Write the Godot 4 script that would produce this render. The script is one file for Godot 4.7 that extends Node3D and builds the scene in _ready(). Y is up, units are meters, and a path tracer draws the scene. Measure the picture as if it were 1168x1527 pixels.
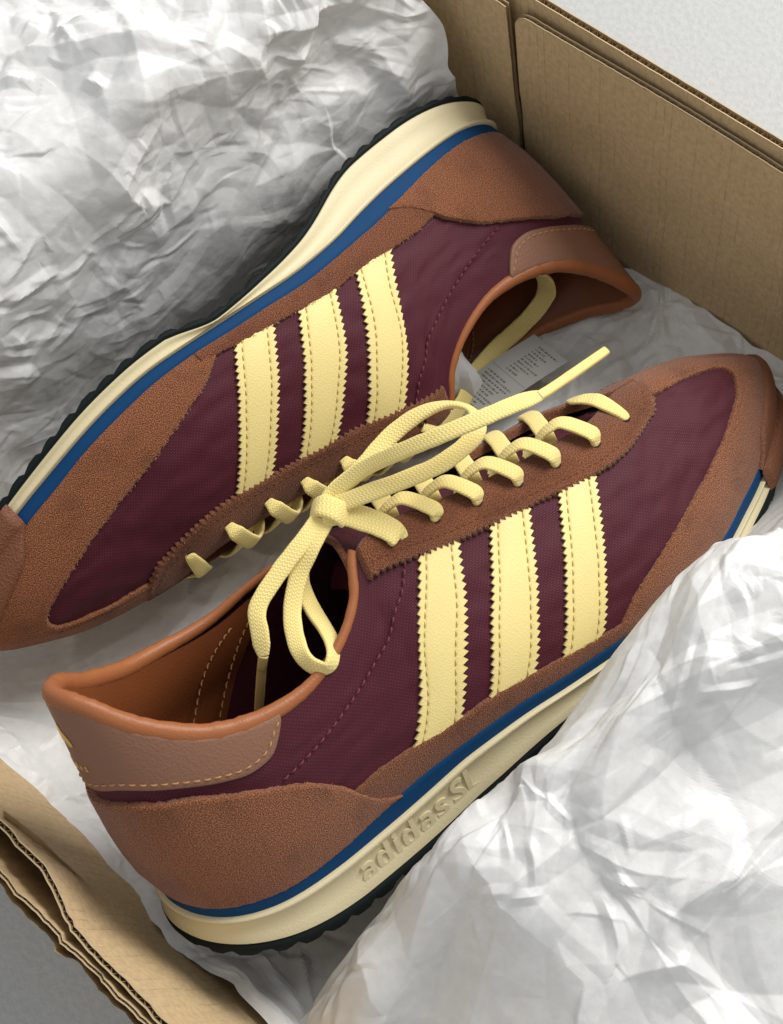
extends Node3D
# A pair of suede and nylon running shoes lying in an open cardboard shoe box lined with crumpled tissue paper.
# World: metres, y up; x runs along the box (far end at +x), z across it. Shoes are modelled in millimetres: x heel to toe, y up, z to the wearer's right.

const LEN := 0.326
const WALL := 0.115
const ZL := -0.106
const ZR := 0.156
const TABLE := -0.0078

class Geo:
	var v := PackedVector3Array()
	var uv := PackedVector2Array()
	var col := PackedColorArray()
	var idx := PackedInt32Array()
	func add(p: Vector3, t := Vector2.ZERO, c := Color.WHITE) -> int:
		v.append(p); uv.append(t); col.append(c)
		return v.size() - 1
	func tri(a: int, b: int, c: int) -> void:
		idx.append(a); idx.append(b); idx.append(c)
	func quad(a: int, b: int, c: int, d: int) -> void:
		tri(a, b, c); tri(a, c, d)
	# rows: an array of PackedVector3Array, all the same length
	func grid(rows: Array, uvs: Array = [], flip := false, wrap := false, cols: Array = []) -> void:
		var s := v.size()
		var n: int = rows[0].size()
		for r in rows.size():
			var row: PackedVector3Array = rows[r]
			for c in n:
				add(row[c], uvs[r][c] if uvs.size() else Vector2(float(c) / n, float(r) / rows.size()), cols[r][c] if cols.size() else Color.WHITE)
		var m := n if wrap else n - 1
		for r in rows.size() - 1:
			for c in m:
				var a := s + r * n + c
				var b := s + r * n + (c + 1) % n
				if flip:
					quad(a, b, b + n, a + n)
				else:
					quad(a, a + n, b + n, b)
	func box(c: Vector3, size: Vector3, t := Transform3D()) -> void:
		var h := size / 2
		for f in 6:
			var ax := f / 2
			var sg := 1.0 if f % 2 else -1.0
			var nn := Vector3.ZERO; nn[ax] = sg
			var u := Vector3.ZERO; u[(ax + 1) % 3] = 1
			var w := nn.cross(u)
			var q := []
			for k in [[-1, -1], [-1, 1], [1, 1], [1, -1]]:
				q.append(add(t * (c + (nn + u * k[0] + w * k[1]) * h), Vector2(k[0], k[1]) * 0.5))
			quad(q[0], q[1], q[2], q[3])
	func mesh() -> ArrayMesh:
		var n := PackedVector3Array(); n.resize(v.size())
		for k in range(0, idx.size(), 3):
			var a := idx[k]; var b := idx[k + 1]; var c := idx[k + 2]
			var f := (v[c] - v[a]).cross(v[b] - v[a])
			n[a] += f; n[b] += f; n[c] += f
		for k in n.size():
			n[k] = n[k].normalized() if n[k].length_squared() > 1e-24 else Vector3.UP
		var arr := []
		arr.resize(Mesh.ARRAY_MAX)
		arr[Mesh.ARRAY_VERTEX] = v; arr[Mesh.ARRAY_NORMAL] = n; arr[Mesh.ARRAY_TEX_UV] = uv; arr[Mesh.ARRAY_COLOR] = col; arr[Mesh.ARRAY_INDEX] = idx
		var me := ArrayMesh.new()
		me.add_surface_from_arrays(Mesh.PRIMITIVE_TRIANGLES, arr)
		return me

var M := {}
var soft := FastNoiseLite.new()

# ------------------------------------------------------------------ naming
func obj(called: String, g, mat: Material, parent: Node = self) -> MeshInstance3D:
	var o := MeshInstance3D.new()
	o.name = called
	o.mesh = g.mesh() if g is Geo else g
	o.material_override = mat
	parent.add_child(o, true)
	return o

func thing(called: String, label: String, category: String, at := Transform3D(), group := "") -> Node3D:
	var o := Node3D.new()
	o.name = called
	add_child(o, true)
	o.transform = at
	tag(o, label, category, group)
	return o

func tag(o: Node, label: String, category := "", group := "") -> void:
	o.set_meta("label", label)
	if category: o.set_meta("category", category)
	if group: o.set_meta("group", group)

# ------------------------------------------------------------------ materials
func noise_image(size: int, freq: float, seed_: int, type := FastNoiseLite.TYPE_SIMPLEX_SMOOTH, oct := 4) -> Image:
	var n := FastNoiseLite.new()
	n.seed = seed_; n.noise_type = type; n.frequency = freq; n.fractal_octaves = oct
	n.cellular_return_type = FastNoiseLite.RETURN_DISTANCE
	var im := n.get_seamless_image(size, size)
	im.convert(Image.FORMAT_RGB8)
	return im

func stretch(im: Image, k: float) -> Image:
	for y in im.get_height():
		for x in im.get_width():
			var f := clampf(0.5 + (im.get_pixel(x, y).r - 0.5) * k, 0.0, 1.0)
			im.set_pixel(x, y, Color(f, f, f))
	return im

func ramp(im: Image, a: Color, b: Color, gamma := 1.0) -> ImageTexture:
	var out := Image.create(im.get_width(), im.get_height(), false, Image.FORMAT_RGB8)
	for y in im.get_height():
		for x in im.get_width():
			out.set_pixel(x, y, a.lerp(b, pow(im.get_pixel(x, y).r, gamma)))
	return ImageTexture.create_from_image(out)

func std(color: Color, rough: float) -> StandardMaterial3D:
	var m := StandardMaterial3D.new()
	m.albedo_color = color.linear_to_srgb()
	m.roughness = rough
	m.metallic_specular = 0.4
	return m

func bump(m: StandardMaterial3D, t: Texture2D, cm: float) -> void:
	m.heightmap_enabled = true
	m.heightmap_texture = t
	m.heightmap_scale = cm

func tri_scale(m: StandardMaterial3D, metres: float) -> void:
	m.uv1_triplanar = true
	m.uv1_triplanar_sharpness = 6.0
	m.uv1_scale = Vector3.ONE / metres

func make_materials() -> void:
	soft.seed = 5; soft.frequency = 1.0; soft.fractal_octaves = 2
	var grain := stretch(noise_image(512, 0.10, 3, FastNoiseLite.TYPE_SIMPLEX_SMOOTH, 4), 2.1)
	var grain_t := ImageTexture.create_from_image(grain)
	# suede: short nap, strongly mottled at half a millimetre
	for k in [["suede", Color(0.238, 0.088, 0.039), 0.027], ["suede_dark", Color(0.185, 0.066, 0.030), 0.027]]:
		var m := std(Color.WHITE, 0.95)
		var c: Color = k[1]
		m.albedo_texture = ramp(grain, Color(c.r * 0.42, c.g * 0.38, c.b * 0.36).linear_to_srgb(), Color(c.r * 1.65, c.g * 1.75, c.b * 1.85).linear_to_srgb())
		bump(m, grain_t, 0.022)
		m.metallic_specular = 0.12
		m.rim_enabled = true; m.rim = 0.45; m.rim_tint = 0.75
		m.vertex_color_use_as_albedo = true
		tri_scale(m, k[2])
		M[k[0]] = m
	# nylon: plain weave, one tile is 8 by 8 threads
	var weave := Image.create(128, 128, false, Image.FORMAT_RGB8)
	var weave_c := Image.create(128, 128, false, Image.FORMAT_RGB8)
	for y in 128:
		for x in 128:
			var tx := x / 16; var ty := y / 16
			var fx := (x % 16 + 0.5) / 16.0 - 0.5; var fy := (y % 16 + 0.5) / 16.0 - 0.5
			var over := (tx + ty) % 2 == 0
			var p := fx if over else fy
			var q := fy if over else fx
			var h := sqrt(maxf(0.0, 1.0 - 3.4 * p * p)) * (0.45 + 0.55 * cos(q * PI))
			weave.set_pixel(x, y, Color(h, h, h))
			var w := (0.45 + 0.75 * h) * (1.22 if over else 0.80)
			weave_c.set_pixel(x, y, Color(0.070 * w, 0.0105 * w, 0.0195 * w).linear_to_srgb())
	var weave_t := ImageTexture.create_from_image(weave)
	var ny := std(Color.WHITE, 0.55)
	ny.albedo_texture = ImageTexture.create_from_image(weave_c)
	bump(ny, weave_t, 0.012)
	ny.metallic_specular = 0.3
	ny.rim_enabled = true; ny.rim = 0.12; ny.rim_tint = 0.8
	ny.uv1_scale = Vector3.ONE / 0.0056
	M.nylon = ny
	var nl: StandardMaterial3D = ny.duplicate()
	nl.albedo_color = Color(0.95, 0.9, 0.9)
	M.nylon_lining = nl
	# leathers
	var pebble := noise_image(512, 0.05, 9, FastNoiseLite.TYPE_CELLULAR, 2)
	var pebble_t := ImageTexture.create_from_image(pebble)
	var tab := std(Color(0.225, 0.108, 0.066), 0.5)
	bump(tab, pebble_t, 0.012); tri_scale(tab, 0.024)
	M.tab = tab
	var roll := std(Color(0.31, 0.105, 0.036), 0.42)
	bump(roll, pebble_t, 0.006); tri_scale(roll, 0.02)
	M.roll = roll
	var lin := std(Color(0.17, 0.048, 0.014), 0.45)
	bump(lin, pebble_t, 0.006); tri_scale(lin, 0.02)
	M.lining = lin
	var gum := std(Color(0.175, 0.066, 0.032), 0.55)
	bump(gum, pebble_t, 0.035); tri_scale(gum, 0.02)
	M.gum = gum
	var ye := std(Color(0.80, 0.66, 0.275), 0.5)
	ye.vertex_color_use_as_albedo = true
	bump(ye, pebble_t, 0.008); tri_scale(ye, 0.016)
	M.yellow = ye
	M.yellow_edge = std(Color(0.80, 0.74, 0.52), 0.8)
	M.thread_yellow = std(Color(0.62, 0.48, 0.17), 0.8)
	M.thread_tan = std(Color(0.42, 0.22, 0.09), 0.7)
	M.thread_wine = std(Color(0.15, 0.03, 0.045), 0.7)
	M.tongue_edge = std(Color(0.11, 0.022, 0.03), 0.4)
	M.fibre = std(Color(0.36, 0.17, 0.09), 0.9)
	M.thread_brown = std(Color(0.13, 0.045, 0.022), 0.8)
	var cream := std(Color(0.62, 0.545, 0.345), 0.45)
	bump(cream, grain_t, 0.004); tri_scale(cream, 0.05)
	M.cream = cream
	var bl := std(Color(0.006, 0.046, 0.130), 0.6)
	bl.metallic_specular = 0.2
	M.blue = bl
	var rub := std(Color(0.006, 0.010, 0.010), 0.6)
	rub.metallic_specular = 0.25
	bump(rub, grain_t, 0.004); tri_scale(rub, 0.04)
	M.rubber = rub
	M.hole = std(Color(0.018, 0.008, 0.009), 0.8)
	M.insole = std(Color(0.055, 0.020, 0.024), 0.8)
	var go := std(Color(0.78, 0.55, 0.2), 0.35)
	go.metallic = 0.7
	M.gold = go
	# lace: braided yarn in a herringbone, u across and v along the lace
	var lace := Image.create(64, 64, false, Image.FORMAT_RGB8)
	var lace_c := Image.create(64, 64, false, Image.FORMAT_RGB8)
	for y in 64:
		for x in 64:
			var cx := x / 8
			var dy := (y + (x % 8) * (1 if cx % 2 == 0 else -1) * 1.0)
			var h := 0.5 + 0.5 * sin(dy * TAU / 16.0 + (PI if cx % 4 > 1 else 0.0))
			h *= 0.35 + 0.65 * sin(PI * (x % 8 + 0.5) / 8.0)
			lace.set_pixel(x, y, Color(h, h, h))
			lace_c.set_pixel(x, y, Color(0.90 * (0.84 + 0.18 * h), 0.745 * (0.81 + 0.22 * h), 0.315 * (0.68 + 0.36 * h)).linear_to_srgb())
	var lm := std(Color.WHITE, 0.75)
	lm.albedo_texture = ImageTexture.create_from_image(lace_c)
	bump(lm, ImageTexture.create_from_image(lace), 0.012)
	lm.metallic_specular = 0.25
	lm.rim_enabled = true; lm.rim = 0.3; lm.rim_tint = 0.5
	M.lace = lm
	var ag := std(Color(0.80, 0.62, 0.22), 0.25)
	ag.clearcoat_enabled = true; ag.clearcoat = 0.5; ag.clearcoat_roughness = 0.2
	M.aglet = ag
	# tissue paper: thin, slightly glazed
	var fib := noise_image(512, 0.02, 21, FastNoiseLite.TYPE_SIMPLEX_SMOOTH, 5)
	var pa := std(Color.WHITE, 0.45)
	pa.albedo_texture = ramp(fib, Color(0.73, 0.73, 0.72).linear_to_srgb(), Color(0.83, 0.83, 0.82).linear_to_srgb())
	pa.metallic_specular = 0.5
	pa.backlight_enabled = true; pa.backlight = Color(0.55, 0.55, 0.54)
	bump(pa, ImageTexture.create_from_image(fib), 0.01)
	tri_scale(pa, 0.06)
	M.tissue = pa
	# kraft board
	var kr := Image.create(512, 512, false, Image.FORMAT_RGB8)
	var krh := Image.create(512, 512, false, Image.FORMAT_RGB8)
	var kn := noise_image(512, 0.03, 31, FastNoiseLite.TYPE_SIMPLEX_SMOOTH, 5)
	var rg := RandomNumberGenerator.new(); rg.seed = 8
	var streak := []
	for x in 512: streak.append(0.0)
	for k in 16:
		var at_ := k * 32 + rg.randi_range(-3, 3) + 512
		var deep := rg.randf_range(0.2, 1.0)
		for d in range(-2, 3): streak[(at_ + d) % 512] = deep * (1.0 - absf(d) / 3.0)
	for y in 512:
		for x in 512:
			var f := kn.get_pixel(x, y).r
			var g2 := kn.get_pixel((x * 3) % 512, (y + 90) % 512).r
			var s: float = streak[x] * clampf(0.25 + 1.6 * (kn.get_pixel((x + 200) % 512, (y / 2 + x) % 512).r - 0.35), 0.0, 1.0)
			var t := (0.84 + 0.26 * f + 0.12 * (g2 - 0.5)) * (1.0 - 0.42 * s)
			kr.set_pixel(x, y, Color(0.56 * t, 0.41 * t, 0.23 * t).linear_to_srgb())
			var hh := 0.5 + 0.22 * cos(x * TAU / 32.0) + 0.3 * (f - 0.5) - 0.3 * s
			krh.set_pixel(x, y, Color(hh, hh, hh))
	var ka := std(Color.WHITE, 0.7)
	ka.albedo_texture = ImageTexture.create_from_image(kr)
	bump(ka, ImageTexture.create_from_image(krh), 0.012)
	ka.uv1_scale = Vector3.ONE / 0.056
	ka.metallic_specular = 0.3
	M.kraft = ka
	M.kraft_edge = std(Color(0.52, 0.39, 0.23), 0.85)
	M.kraft_flute = std(Color(0.33, 0.23, 0.125), 0.9)
	# table top
	var tn := noise_image(512, 0.035, 41, FastNoiseLite.TYPE_SIMPLEX_SMOOTH, 5)
	var ta := std(Color.WHITE, 0.6)
	ta.albedo_texture = ramp(tn, Color(0.40, 0.412, 0.414).linear_to_srgb(), Color(0.455, 0.466, 0.467).linear_to_srgb())
	bump(ta, ImageTexture.create_from_image(tn), 0.025)
	ta.metallic_specular = 0.3
	tri_scale(ta, 0.07)
	M.table = ta

# ------------------------------------------------------------------ the last: one Bezier cross-section per station, heel back to toe tip
# foot of the upper (on the sole) | first handle | second handle | top (collar, throat edge, ridge of the toe), in mm
const ST := [
	[3, 28, 0, -8, 16, 0, -1, -24, 0, 1, 105, 0], [6, 27, 13, -5, 16, 2, -1, -22, 2, 5, 102, 9], [14, 25, 22, -2, 16, 3, -1, -20, 3.5, 14, 91, 16],
	[28, 23, 28, 0, 16, 3, 0, -17, 4.5, 28, 80, 22], [45, 23.5, 30.5, 0, 16, 2.5, 0, -16, 5, 44, 74.5, 25], [62, 25.5, 31.3, 0, 16, 2.5, 0, -15, 5, 61, 73, 25],
	[78, 27.5, 32.5, 0, 16, 2.5, 0, -15, 6, 77, 77, 22.5], [92, 28.5, 34, 0, 17, 2.5, 0, -14, 9, 89, 84, 18], [104, 29.5, 36, 0, 18, 2.5, 0, -12, 12, 98, 94, 11.5],
	[118, 30, 38, 0, 18, 2.5, 0, -11, 13, 112, 94, 9.5], [134, 29, 40, 0, 17.5, 2.5, 0, -10, 14, 128, 89, 8], [150, 28, 41, 0, 17, 2.5, 0, -8, 15, 145, 84.5, 7.5],
	[166, 26.5, 41.5, 0, 16.5, 2.5, 0, -6, 16, 162, 81, 7], [182, 26, 41, 0, 16, 2.5, 0, -4.5, 17, 179, 78.5, 7], [198, 27, 39, 0, 16, 2, 0, -3, 17, 195, 76.5, 6],
	[213, 28.5, 36, 0, 16, 2, 0, -1.5, 17, 211, 75.5, 0.5], [227, 31, 31.5, 0.5, 15, 2, 0, -0.5, 16.5, 222, 74, 0], [240, 33, 27, 1, 14, 1.5, 0, 0, 15, 235, 71.5, 0],
	[252, 35.5, 21.5, 1.5, 13, 1.2, 1, 0, 12.5, 247, 68, 0], [264, 38, 14.5, 2.5, 12, 0.8, 4, 0, 8, 256, 63.5, 0], [273, 40, 7, 4, 11, 0.4, 6, 0, 3.5, 262, 60, 0],
	[277, 41, 0, 4.5, 10, 0, 8, -1, 0, 264, 58, 0]]

var st := []
var far_lift := 0.0055   # how much the far side of the collar stands above the near side

func last_row(k: int) -> Array:
	var n := ST.size()
	var flip := k < 0 or k >= n
	var r: Array = ST[-k if k < 0 else (2 * (n - 1) - k if k >= n else k)]
	var out := []
	for g in 4:
		out.append(Vector3(r[g * 3], r[g * 3 + 1], r[g * 3 + 2] * (-1.0 if flip else 1.0)) * 0.001)
	return out

func prepare_last() -> void:
	for k in range(-1, ST.size() + 1):
		st.append(last_row(k))

# w runs from -21 (toe, left side) through 0 (back of the heel) to 21 (toe, right side); v from the sole to the top edge
func P(w: float, v: float) -> Vector3:
	var u := absf(w)
	if u > 21.0: u = 21.0
	var k := mini(int(u), 20)
	var t := u - k
	var q := []
	for g in 4:
		var a: Vector3 = st[k][g]; var b: Vector3 = st[k + 1][g]; var c: Vector3 = st[k + 2][g]; var d: Vector3 = st[k + 3][g]
		q.append(0.5 * (2.0 * b + (c - a) * t + (2.0 * a - 5.0 * b + 4.0 * c - d) * t * t + (3.0 * b - a - 3.0 * c + d) * t * t * t))
	var e := 1.0 - v
	var B: Vector3 = q[0]; var T: Vector3 = q[3]
	if w < 0.0: T += Vector3(0, far_lift, 0.0025) * smoothstep(0.6, 4.0, u) * (1.0 - smoothstep(5.4, 8.2, u)) + Vector3(0, -0.0008, 0.006) * smoothstep(7.6, 9.4, u) * (1.0 - smoothstep(13.6, 15.2, u))
	var r: Vector3 = e * e * e * B + 3.0 * e * e * v * (B + q[1]) + 3.0 * e * v * v * (T + q[2]) + v * v * v * T
	if w < 0.0: r.z = -r.z
	return r

func N(w: float, v: float) -> Vector3:
	var dv := 0.01
	var v0 := clampf(v, 0.0, 1.0 - dv)
	var a := P(w + 0.02, v0 + dv * 0.5) - P(w - 0.02, v0 + dv * 0.5)
	var b := P(w, v0 + dv) - P(w, v0)
	if absf(w) > 20.97:
		a = P(signf(w) * 20.97, v0) * Vector3(0, 0, -2.0) * signf(w) * signf(w)
		if w < 0: a = -a
	var n := b.cross(a)
	var p := P(w, v0)
	# outwards: away from the middle of the shoe
	var mid := Vector3(clampf(p.x, 0.035, 0.235), 0.045, 0)
	if n.dot(p - mid) < 0: n = -n
	return n.normalized()

func PO(q: Vector2, h: float) -> Vector3:
	return P(q.x, q.y) + N(q.x, q.y) * h

# moves a (w, v) point by metres along the surface
func shift(q: Vector2, d: Vector3) -> Vector2:
	var e := 0.02
	var v0 := clampf(q.y, 0.0, 0.98)
	var su := (P(q.x + e, v0) - P(q.x - e, v0)) / (2.0 * e)
	var sv := (P(q.x, v0 + e) - P(q.x, v0)) / e
	var a := su.dot(su); var b := su.dot(sv); var c := sv.dot(sv)
	var x := su.dot(d); var y := sv.dot(d)
	var det := a * c - b * b
	if absf(det) < 1e-14: return q
	return q + Vector2((c * x - b * y) / det, (a * y - b * x) / det)

func cat(pts: Array, f: float) -> Vector2:
	var n := pts.size() - 1
	var k := clampi(int(f), 0, n - 1)
	var t := f - k
	var a: Vector2 = pts[maxi(k - 1, 0)]; var b: Vector2 = pts[k]; var c: Vector2 = pts[k + 1]; var d: Vector2 = pts[mini(k + 2, n)]
	return 0.5 * (2.0 * b + (c - a) * t + (2.0 * a - 5.0 * b + 4.0 * c - d) * t * t + (3.0 * b - a - 3.0 * c + d) * t * t * t)

# a smooth curve through (w, v) points, resampled into n points evenly along its length on the shoe
func curve(pts: Array, n: int, side := 1.0) -> PackedVector2Array:
	var fine := PackedVector2Array()
	var len := PackedFloat32Array()
	var m := (pts.size() - 1) * 24
	var total := 0.0
	for k in m + 1:
		var q := cat(pts, k / 24.0)
		q.y = clampf(q.y, 0.0, 1.0)
		if k > 0: total += (P(q.x, q.y) - P(fine[k - 1].x, fine[k - 1].y)).length()
		fine.append(q); len.append(total)
	var out := PackedVector2Array()
	var j := 0
	for k in n:
		var want := total * k / (n - 1)
		while j < m - 1 and len[j + 1] < want: j += 1
		var t := clampf((want - len[j]) / maxf(len[j + 1] - len[j], 1e-9), 0, 1)
		var q := fine[j].lerp(fine[j + 1], t)
		out.append(Vector2(q.x * side, q.y))
	return out

func length_of(c: PackedVector2Array) -> float:
	var t := 0.0
	for k in c.size() - 1: t += (P(c[k].x, c[k].y) - P(c[k + 1].x, c[k + 1].y)).length()
	return t

# an applied piece between two curves. rows: [0 from a / 1 from b, metres inwards, height]; teeth move the outermost rows out and in
func strip(g: Geo, a: PackedVector2Array, b: PackedVector2Array, rows: Array, tooth_a := 0.0, tooth_b := 0.0, ragged := 0.0, phase := 0, edge_tint := Color(1.45, 1.5, 1.55), mottle := 1.0) -> void:
	var grid := []; var cols := []
	var n := a.size()
	var flip := false
	var need_a := 0.0; var need_b := 0.0
	for r in rows:
		if r[0] == 0: need_a = maxf(need_a, r[1])
		if r[0] == 1: need_b = maxf(need_b, r[1])
	for r in rows.size():
		grid.append(PackedVector3Array()); cols.append(PackedColorArray())
	for c in n:
		var pa := P(a[c].x, a[c].y); var pb := P(b[c].x, b[c].y)
		var wide := maxf((pb - pa).length(), 0.0004)
		var fuzz_a := ragged * soft.get_noise_2d(c * 0.61, 3.0 + phase) + ragged * 0.8 * soft.get_noise_2d(c * 0.17, 8.0 + phase)
		var fuzz_b := ragged * soft.get_noise_2d(c * 0.57, 13.0 + phase) + ragged * 0.8 * soft.get_noise_2d(c * 0.19, 18.0 + phase)
		var ends := minf(1.0, minf(c, n - 1 - c) / 1.0)
		var ka := minf(1.0, 0.42 * wide / maxf(need_a, 1e-5)); var kb := minf(1.0, 0.42 * wide / maxf(need_b, 1e-5))
		var ta := need_a * ka / wide; var tb := 1.0 - need_b * kb / wide
		for r in rows.size():
			var row: Array = rows[r]
			var off: float = row[1]
			var t: float
			if row[0] == 2:
				t = lerpf(ta, tb, row[1])
			else:
				off *= ka if row[0] == 0 else kb
				if row.size() > 3:
					var am: float = tooth_a if row[0] == 0 else tooth_b
					off -= am * (1.0 if (c + phase) % 2 else 0.0)
					off -= fuzz_a if row[0] == 0 else fuzz_b
				t = minf(off / wide, 0.5)
				if row[0] == 1: t = 1.0 - t
			var q := a[c].lerp(b[c], t)
			q.y = clampf(q.y, 0.0, 1.0)
			var h: float = row[2] if ends > 0.5 else minf(row[2], 0.0)
			grid[r].append(PO(q, h))
			var p := P(q.x, q.y)
			var s := 1.0 + mottle * 0.36 * soft.get_noise_3d(p.x * 40, p.y * 60, p.z * 40) + mottle * 0.16 * soft.get_noise_3d(p.x * 260, p.y * 260, p.z * 260)
			var raw := 0.0
			if row[0] != 2: raw = clampf(1.0 - row[1] / 0.0009, 0.0, 1.0)
			cols[r].append(Color(s * lerpf(1.0, edge_tint.r, raw), s * lerpf(1.0, edge_tint.g, raw), s * lerpf(1.0, edge_tint.b, raw)))
	var probe := (grid[rows.size() / 2][n / 2] as Vector3)
	var e1: Vector3 = (grid[rows.size() / 2][n / 2 + 1] as Vector3) - probe
	var e2: Vector3 = (grid[rows.size() / 2 + 1][n / 2] as Vector3) - probe
	var qm := a[n / 2].lerp(b[n / 2], 0.5)
	flip = e1.cross(e2).dot(N(qm.x, qm.y)) > 0
	g.grid(grid, [], not flip, false, cols)

const EDGE_ROWS := [[0, 0.0, -0.0004, 1], [0, 0.0, 0.0008, 1], [0, 0.0004, 0.0012, 1], [0, 0.0014, 0.00135], [2, 0.3, 0.0014], [2, 0.5, 0.0014], [2, 0.7, 0.0014], [1, 0.0014, 0.00135], [1, 0.0004, 0.0012, 1], [1, 0.0, 0.0008, 1], [1, 0.0, -0.0004, 1]]

func rows_h(k: float, extra := 0.0) -> Array:
	var out := []
	for r in EDGE_ROWS:
		var c: Array = r.duplicate()
		c[2] = c[2] * k + (extra if c[2] > 0 else 0.0)
		out.append(c)
	return out

# a run of stitches: small rounded threads along a curve
func stitches(g: Geo, c: PackedVector2Array, h: float, pitch := 0.003, r := 0.00032, fill := 0.72) -> void:
	var total := length_of(c)
	var n := int(total / pitch)
	for k in n:
		var f0 := (k + (1.0 - fill) / 2) / n * (c.size() - 1); var f1 := (k + (1.0 + fill) / 2) / n * (c.size() - 1)
		var q0 := c[int(f0)].lerp(c[mini(int(f0) + 1, c.size() - 1)], f0 - int(f0))
		var q1 := c[int(f1)].lerp(c[mini(int(f1) + 1, c.size() - 1)], f1 - int(f1))
		var nn := N((q0.x + q1.x) / 2, (q0.y + q1.y) / 2)
		var a := PO(q0, h); var b := PO(q1, h)
		var d := (b - a).normalized()
		var side := d.cross(nn).normalized()
		var rows := []
		for s in 5:
			var t := s / 4.0
			var p := a.lerp(b, t) + nn * (sin(PI * t) * r * 1.3 - r * 0.8)
			var rr := r * (0.55 if s == 0 or s == 4 else 1.0)
			var ring := PackedVector3Array()
			for e in 6:
				var an := TAU * e / 6
				ring.append(p + (side * cos(an) + nn * sin(an)) * rr)
			rows.append(ring)
		g.grid(rows, [], true, true)

# stray fibres standing off the raw edge of the suede
func fibres(parent: Node, c: PackedVector2Array, h: float, per_mm: float, seed_: int) -> void:
	var rg := RandomNumberGenerator.new(); rg.seed = seed_
	var g := Geo.new()
	var n := int(length_of(c) * 1000.0 * per_mm)
	for k in n:
		var f := rg.randf() * (c.size() - 1.001)
		var q := c[int(f)].lerp(c[int(f) + 1], f - int(f))
		q.y = clampf(q.y, 0.0, 1.0)
		var p := PO(q, h * rg.randf_range(0.5, 1.0))
		var nn := N(q.x, q.y)
		var d := (Vector3(rg.randf_range(-1, 1), rg.randf_range(-1, 1), rg.randf_range(-1, 1)) + nn * 0.7).normalized()
		var e := (d + Vector3(rg.randf_range(-1, 1), rg.randf_range(-1, 1), rg.randf_range(-1, 1)) * 0.7).normalized()
		var ln := rg.randf_range(0.0004, 0.0013)
		var w := d.cross(nn).normalized() * 0.00007
		var m := p + d * ln * 0.5
		var t := m + e * ln * 0.5
		var a := g.add(p - w); var b := g.add(p + w); var c1 := g.add(m + w); var d1 := g.add(m - w); var tt := g.add(t)
		g.quad(a, b, c1, d1); g.tri(d1, c1, tt)
	obj("suede_fibres", g, M.fibre, parent).set_meta("kind", "stuff")

func lerp_table(x: float, X: Array, Y: Array) -> float:
	var total := 0.0
	for o in [-7.0, -3.5, 0.0, 3.5, 7.0]:
		var q: float = x + o
		var k := 0
		while k < X.size() - 2 and X[k + 1] < q: k += 1
		total += lerpf(Y[k], Y[k + 1], clampf((q - X[k]) / (X[k + 1] - X[k]), 0, 1))
	return total / 5.0

const SX := [0, 9, 20, 40, 64, 81, 97, 118, 140, 162, 183, 204, 228, 241, 277]
const CREAM_TOP := [24, 21.5, 18.8, 18.5, 19.5, 21.5, 24.5, 26, 25, 23.5, 22, 23.5, 27, 29, 37]
const CREAM_LOW := [15, 12, 7.5, 4.5, 5, 7, 10.5, 15, 17.5, 18, 17, 18.5, 22.5, 25, 33]

func foot_normal(w: float) -> Vector3:
	var a := P(w + 0.05, 0) - P(w - 0.05, 0)
	if absf(w) > 20.9: a = Vector3(0, 0, -signf(w) if w > 0 else 1.0)
	var n := Vector3(-a.z, 0, a.x)
	if n.x * (P(w, 0).x - 0.14) + n.z * P(w, 0).z * 3.0 < 0: n = -n
	return n.normalized()

# ------------------------------------------------------------------ lace: a flat braid swept along a smooth path
func lace_mesh(pts: Array, normals: Array, width := 0.0062, thick := 0.0017, steps := 10, taper := 0.0, pinch := 0.0) -> Geo:
	var g := Geo.new()
	var rows := []; var uvs := []
	var n := pts.size()
	var along := 0.0
	var prev := Vector3.ZERO
	for k in (n - 1) * steps + 1:
		var f := float(k) / steps
		var i := mini(int(f), n - 2)
		var t := f - i
		var p := _cr(pts, i, t)
		var d := (_cr(pts, i, minf(t + 0.02, 1.0)) - _cr(pts, i, maxf(t - 0.02, 0.0))).normalized()
		var nn: Vector3 = (normals[i] as Vector3).lerp(normals[i + 1], t)
		nn = (nn - d * nn.dot(d)).normalized()
		var side := d.cross(nn)
		if k > 0: along += (p - prev).length()
		prev = p
		var wd := width * (1.0 + 0.05 * soft.get_noise_1d(along * 160.0))
		if taper > 0.0 and k > (n - 1) * steps - 6:
			wd = lerpf(wd, taper, (k - (n - 1) * steps + 6) / 6.0)
		var th := thick
		if pinch > 0.0:
			var pk := (1.0 - smoothstep(0.6, 2.0, f)) * pinch
			wd *= 1.0 - pk; th *= 1.0 + 1.1 * pk
		var ring := PackedVector3Array(); var ru := PackedVector2Array()
		for e in 17:
			var an := TAU * e / 16.0
			var ca := cos(an); var sa := sin(an)
			var x := signf(ca) * pow(absf(ca), 0.55); var y := signf(sa) * pow(absf(sa), 0.8)
			ring.append(p + side * x * wd * 0.5 + nn * y * th * 0.5)
			ru.append(Vector2((0.5 + 0.5 * x) * 1.0 * (1 if sa >= 0 else -1), along / 0.0046))
		rows.append(ring); uvs.append(ru)
	g.grid(rows, uvs, true)
	for end in [0, rows.size() - 1]:
		var c := Vector3.ZERO
		for e in 16: c += rows[end][e] / 16.0
		var ci := g.add(c)
		for e in 16:
			var s0: int = end * 17 + e
			if end == 0: g.tri(ci, s0 + 1, s0)
			else: g.tri(ci, s0, s0 + 1)
	return g

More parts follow.
